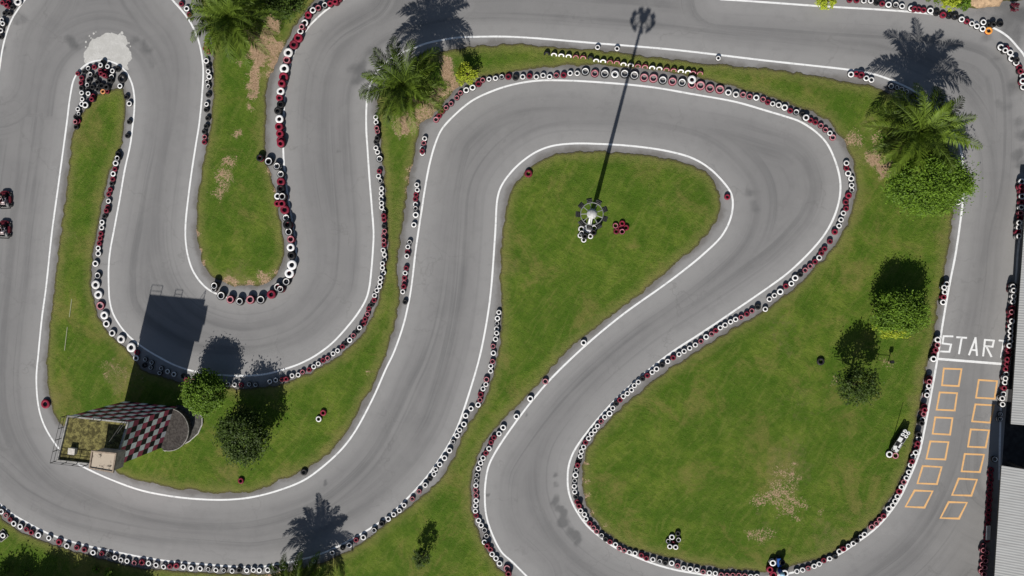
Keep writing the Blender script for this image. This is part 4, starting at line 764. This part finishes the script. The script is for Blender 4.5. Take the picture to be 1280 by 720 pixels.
# ------------------------------------------------------------------ pit sheds
t = NT('corrugated_roof', 0.45); t.b.inputs['Metallic'].default_value = 0.0
a = t.noise(0.5, 5, .6); bb = t.noise(1.0, 4, .6, t.scaled(.6, 6, 1)); M['roof'] = t.done(t.mix(t.math('MULTIPLY', t.ramp(bb, [(.42, 0.), (.72, 1.)]), .55), t.mix(a, (.37, .375, .37), (.44, .44, .43)), (.31, .30, .29)))
def shed(corner, along, across, La, Lw, z, label, posts):
    """corner: roof corner; along: unit vector of the open eave; across: unit vector of the ribs"""
    r = empty('pit_shed', (corner.x, corner.y, 0), label, 'shed'); mb = MB(); n = int(La/0.055); vs = []; 
    for i in range(n+1):
        p = along*(La*i/n); dz = 0.008*math.sin(2*PI*i/4)
        for w in (0, Lw): v = p+across*w; vs.append((v.x, v.y, z+dz+w*.06))
    mb.add(vs, [(2*i, 2*i+1, 2*i+3, 2*i+2) for i in range(n)]); mb.build('roof', M['roof'], r)
    mb = MB(); e = along*(La/2); mb.box((e.x+across.x*.06, e.y+across.y*.06, z-.12), (La, .06, .16), math.atan2(along.y, along.x)); mb.build('fascia', M['steel'], r)
    for i in range(posts):
        v = along*(La*(i+.04)/(posts-.9))+across*2.6; mb = MB(); mb.box((v.x, v.y, z/2), (.16, .16, z-.05), math.atan2(along.y, along.x)); mb.build('post', M['steel'], r)
    mb = MB(); v = along*(La/2)+across*4.0; mb.box((v.x, v.y, z/2), (La, .15, z), math.atan2(along.y, along.x)); mb.build('back_wall', plain('shed_wall', (.06, .06, .06), .9), r)
    return r
c0 = G(1252, 582, 3.8); c1 = G(1243, 722, 3.8); al = (c1-c0).normalized(); e0 = (G(1285, 587, 3.8)-c0).normalized()
shed(c0, al, e0, 22, 12, 3.8, 'pale corrugated shed roof below the grid boxes', 5)
c0 = G(1263.5, 530, 2.1); c1 = G(1275, 360, 2.1); al = (c1-c0).normalized(); e0 = (G(1290, 532, 2.1)-c0).normalized()
shed(c0, al, e0, 20, 12, 2.1, 'pale corrugated shed roof beside the start lettering', 5)
mb = MB(); pf = [(1243,722),(1250,620),(1256,530),(1262,470),(1270,380),(1277,320),(1286,250),(1500,250),(1500,760),(1241,760)]
mb.add([(*G(*p)[:2], .004) for p in pf], [tuple(reversed(range(len(pf))))]); tag(mb.build('pit_floor', plain('dark_concrete', (.045, .044, .046), .9, .5, 1.5)), 'dark pit floor beneath the sheds', 'floor', kind='structure')  # one dark floor tone beneath and beside the roofs
p = G(1238.5, 668, .9); sb = empty('notice_board', (p.x, p.y, 0), 'white board leaning out by the lower shed eave', 'board')
mb = MB(); mb.box((0, 0, .5), (.42, 1.25, .08), -.03, tilt=('Y', .35)); mb.build('panel', M['white'], sb)
mb = MB(); [mb.tube([(0, y, 0), (0, y, .48)], .03, 6) for y in (-.5, .5)]; mb.build('leg', M['steel'], sb)
# ------------------------------------------------------------------ karts and drivers
M['k_red'] = plain('kart_red', (.10, .012, .02), .4, .3); M['k_dark'] = plain('kart_black', (.02, .02, .022), .45, .3); M['k_white'] = plain('kart_white', (.6, .5, .5), .4, .15)
M['suit'] = plain('dark_race_suit', (.035, .02, .022), .8, .4, 8); M['suit2'] = plain('pale_shirt', (.72, .62, .62), .8, .2, 8)
M['skin'] = plain('skin', (.42, .24, .16), .6, .1)
def kart(x, y, rz, label):
    p = G(x, y); k = empty('racing_kart', (p.x, p.y, 0), label, 'kart', 'karts running side by side', rz)
    mb = MB(); mb.prism([(-.34, -.66), (.34, -.66), (.36, .3), (.24, .66), (-.24, .66), (-.36, .3)], .06, .09)
    for s in (-1, 1): mb.tube([(s*.33, -.7, .1), (s*.35, .25, .1), (s*.25, .62, .1), (s*.1, .8, .12)], .02, 6)
    mb.build('frame', M['k_dark'], k)
    mb = MB(); mb.prism([(-.5, .66), (.5, .66), (.42, .8), (.2, .88), (-.2, .88), (-.42, .8)], .08, .26); mb.prism([(-.2, .42), (.2, .42), (.24, .7), (-.24, .7)], .24, .33); mb.build('nose', M['k_red'], k)
    for s in (-1, 1):
        mb = MB(); mb.prism([(s*.42, -.34), (s*.62, -.36), (s*.66, .0), (s*.6, .34), (s*.42, .3)][::s], .06, .27); mb.build('side_pod', M['k_red'], k)
    mb = MB(); mb.tube([(-.58, -.7, .2), (-.5, -.86, .2), (.5, -.86, .2), (.58, -.7, .2)], .055, 8); mb.build('rear_bumper', M['k_dark'], k)
    mb = MB(); mb.prism([(-.2, -.4), (.2, -.4), (.2, .05), (-.2, .05)], .1, .15); mb.box((0, -.42, .32), (.4, .06, .4), 0, tilt=('X', .3)); 
    for s in (-1, 1): mb.box((s*.21, -.2, .2), (.04, .4, .16))
    mb.build('seat', M['k_white'], k)
    mb = MB(); mb.box((.3, -.5, .2), (.22, .34, .24)); mb.tube([(.3, -.5, .3), (.3, -.5, .4)], .08, 10); mb.tube([(.15, -.7, .15), (.4, -.75, .15)], .04, 8); mb.build('engine', M['galv'], k)
    mb = MB(); Rm = Matrix.Rotation(math.radians(-50), 3, 'X'); ring = [Vector((0, .27, .47))+Rm @ Vector((.15*math.cos(a), .15*math.sin(a), 0)) for a in np.linspace(0, 2*PI, 17)]; mb.tube(ring, .018, 6, cap=False); mb.tube([(0, .27, .47), (0, .5, .2)], .015, 6); mb.tube([ring[0], ring[8]], .014, 6); mb.build('steering_wheel', M['k_dark'], k)
    for x_, y_, w_, r_ in ((-.56, .55, .13, .13), (.56, .55, .13, .13), (-.58, -.58, .2, .14), (.58, -.58, .2, .14)):
        Rm = Matrix.Rotation(PI/2, 3, 'Y')
        mb = MB(); mb.lathe([(r_*.5, -w_/2), (r_*.9, -w_/2), (r_, -w_*.35), (r_, w_*.35), (r_*.9, w_/2), (r_*.5, w_/2)], (x_, y_, r_), 18, R=Rm); wh = mb.build('wheel', M['t_black'], k, True)
        mb = MB(); mb.lathe([(.02, -w_*.4), (r_*.5, -w_*.42), (r_*.5, w_*.42), (.02, w_*.4)], (x_, y_, r_), 12, R=Rm); mb.build('rim', M['galv'], wh)
    # driver: one skinned body
    J = []; E = []; RR = []
    def j(co, r, par=None):
        J.append(co); RR.append(r)
        if par is not None: E.append((par, len(J)-1))
        return len(J)-1
    pel = j((0, -.22, .26), .15); sp = j((0, -.29, .46), .15, pel); ch = j((0, -.31, .64), .155, sp); nk = j((0, -.29, .78), .06, ch); hd = j((0, -.26, .90), .085, nk); j((0, -.25, 1.0), .08, hd)
    for s in (-1, 1):
        hip = j((s*.1, -.14, .25), .095, pel); kn = j((s*.2, .28, .36), .065, hip); ank = j((s*.13, .60, .17), .042, kn); j((s*.13, .70, .22), .035, ank)
        sh = j((s*.21, -.28, .68), .07, ch); el = j((s*.30, -.02, .50), .048, sh); wr = j((s*.165, .2, .48), .03, el); pa = j((s*.15, .26, .49), .036, wr)
        for f in range(4): k1 = j((s*(.13+.012*f), .30, .515-.018*f), .0095, pa); j((s*(.115+.01*f), .315, .50-.018*f), .008, k1)
        th = j((s*.125, .25, .52), .011, pa); j((s*.11, .275, .53), .009, th)
    me = bpy.data.meshes.new('person'); me.from_pydata(J, E, []); po = bpy.data.objects.new('person', me); COL.objects.link(po)
    md = po.modifiers.new('skin', 'SKIN'); sv_ = me.skin_vertices[0].data
    for i, r_ in enumerate(RR): sv_[i].radius = (r_, r_); sv_[i].use_root = (i == 0)
    ss = po.modifiers.new('smooth', 'SUBSURF'); ss.levels = ss.render_levels = 1
    dg = bpy.context.evaluated_depsgraph_get(); dg.update(); m2 = bpy.data.meshes.new_from_object(po.evaluated_get(dg)); po.modifiers.clear(); po.data = m2
    m2.materials.clear(); m2.materials.append(M['suit']); m2.materials.append(M['suit2']); m2.materials.append(M['skin'])
    for f in m2.polygons:
        c = f.center; f.use_smooth = True
        f.material_index = 2 if (c.y > .17 and c.z > .44 and abs(c.x) < .22) or c.z > .80 else 1 if c.z > .36 and c.y < .18 else 0
    po.location = p; po.rotation_euler.z = rz
    tag(po, f'person in a pale shirt driving the {"upper" if y < 270 else "lower"} kart', 'person', 'kart drivers')
    mb = MB(); mb.lathe([(0, .14), (.07, .125), (.115, .07), (.13, 0), (.125, -.07), (.1, -.12), (.07, -.13)], (0, -.26, .94), 18, m=0); mb.box((0, -.15, .94), (.17, .05, .07), m=1)
    hm = mb.build('helmet', [M['k_red'] if y < 270 else M['k_dark'], M['k_dark']], po, True)
kart(8.5, 250, .03, 'upper kart of the pair on the western straight')
kart(7.5, 287, -.04, 'lower kart of the pair on the western straight')
for o in list(bpy.data.objects):
    if o.parent is None and o.type in 'MESH EMPTY'.split() and 'label' not in o: print('UNLABELLED', o.name)
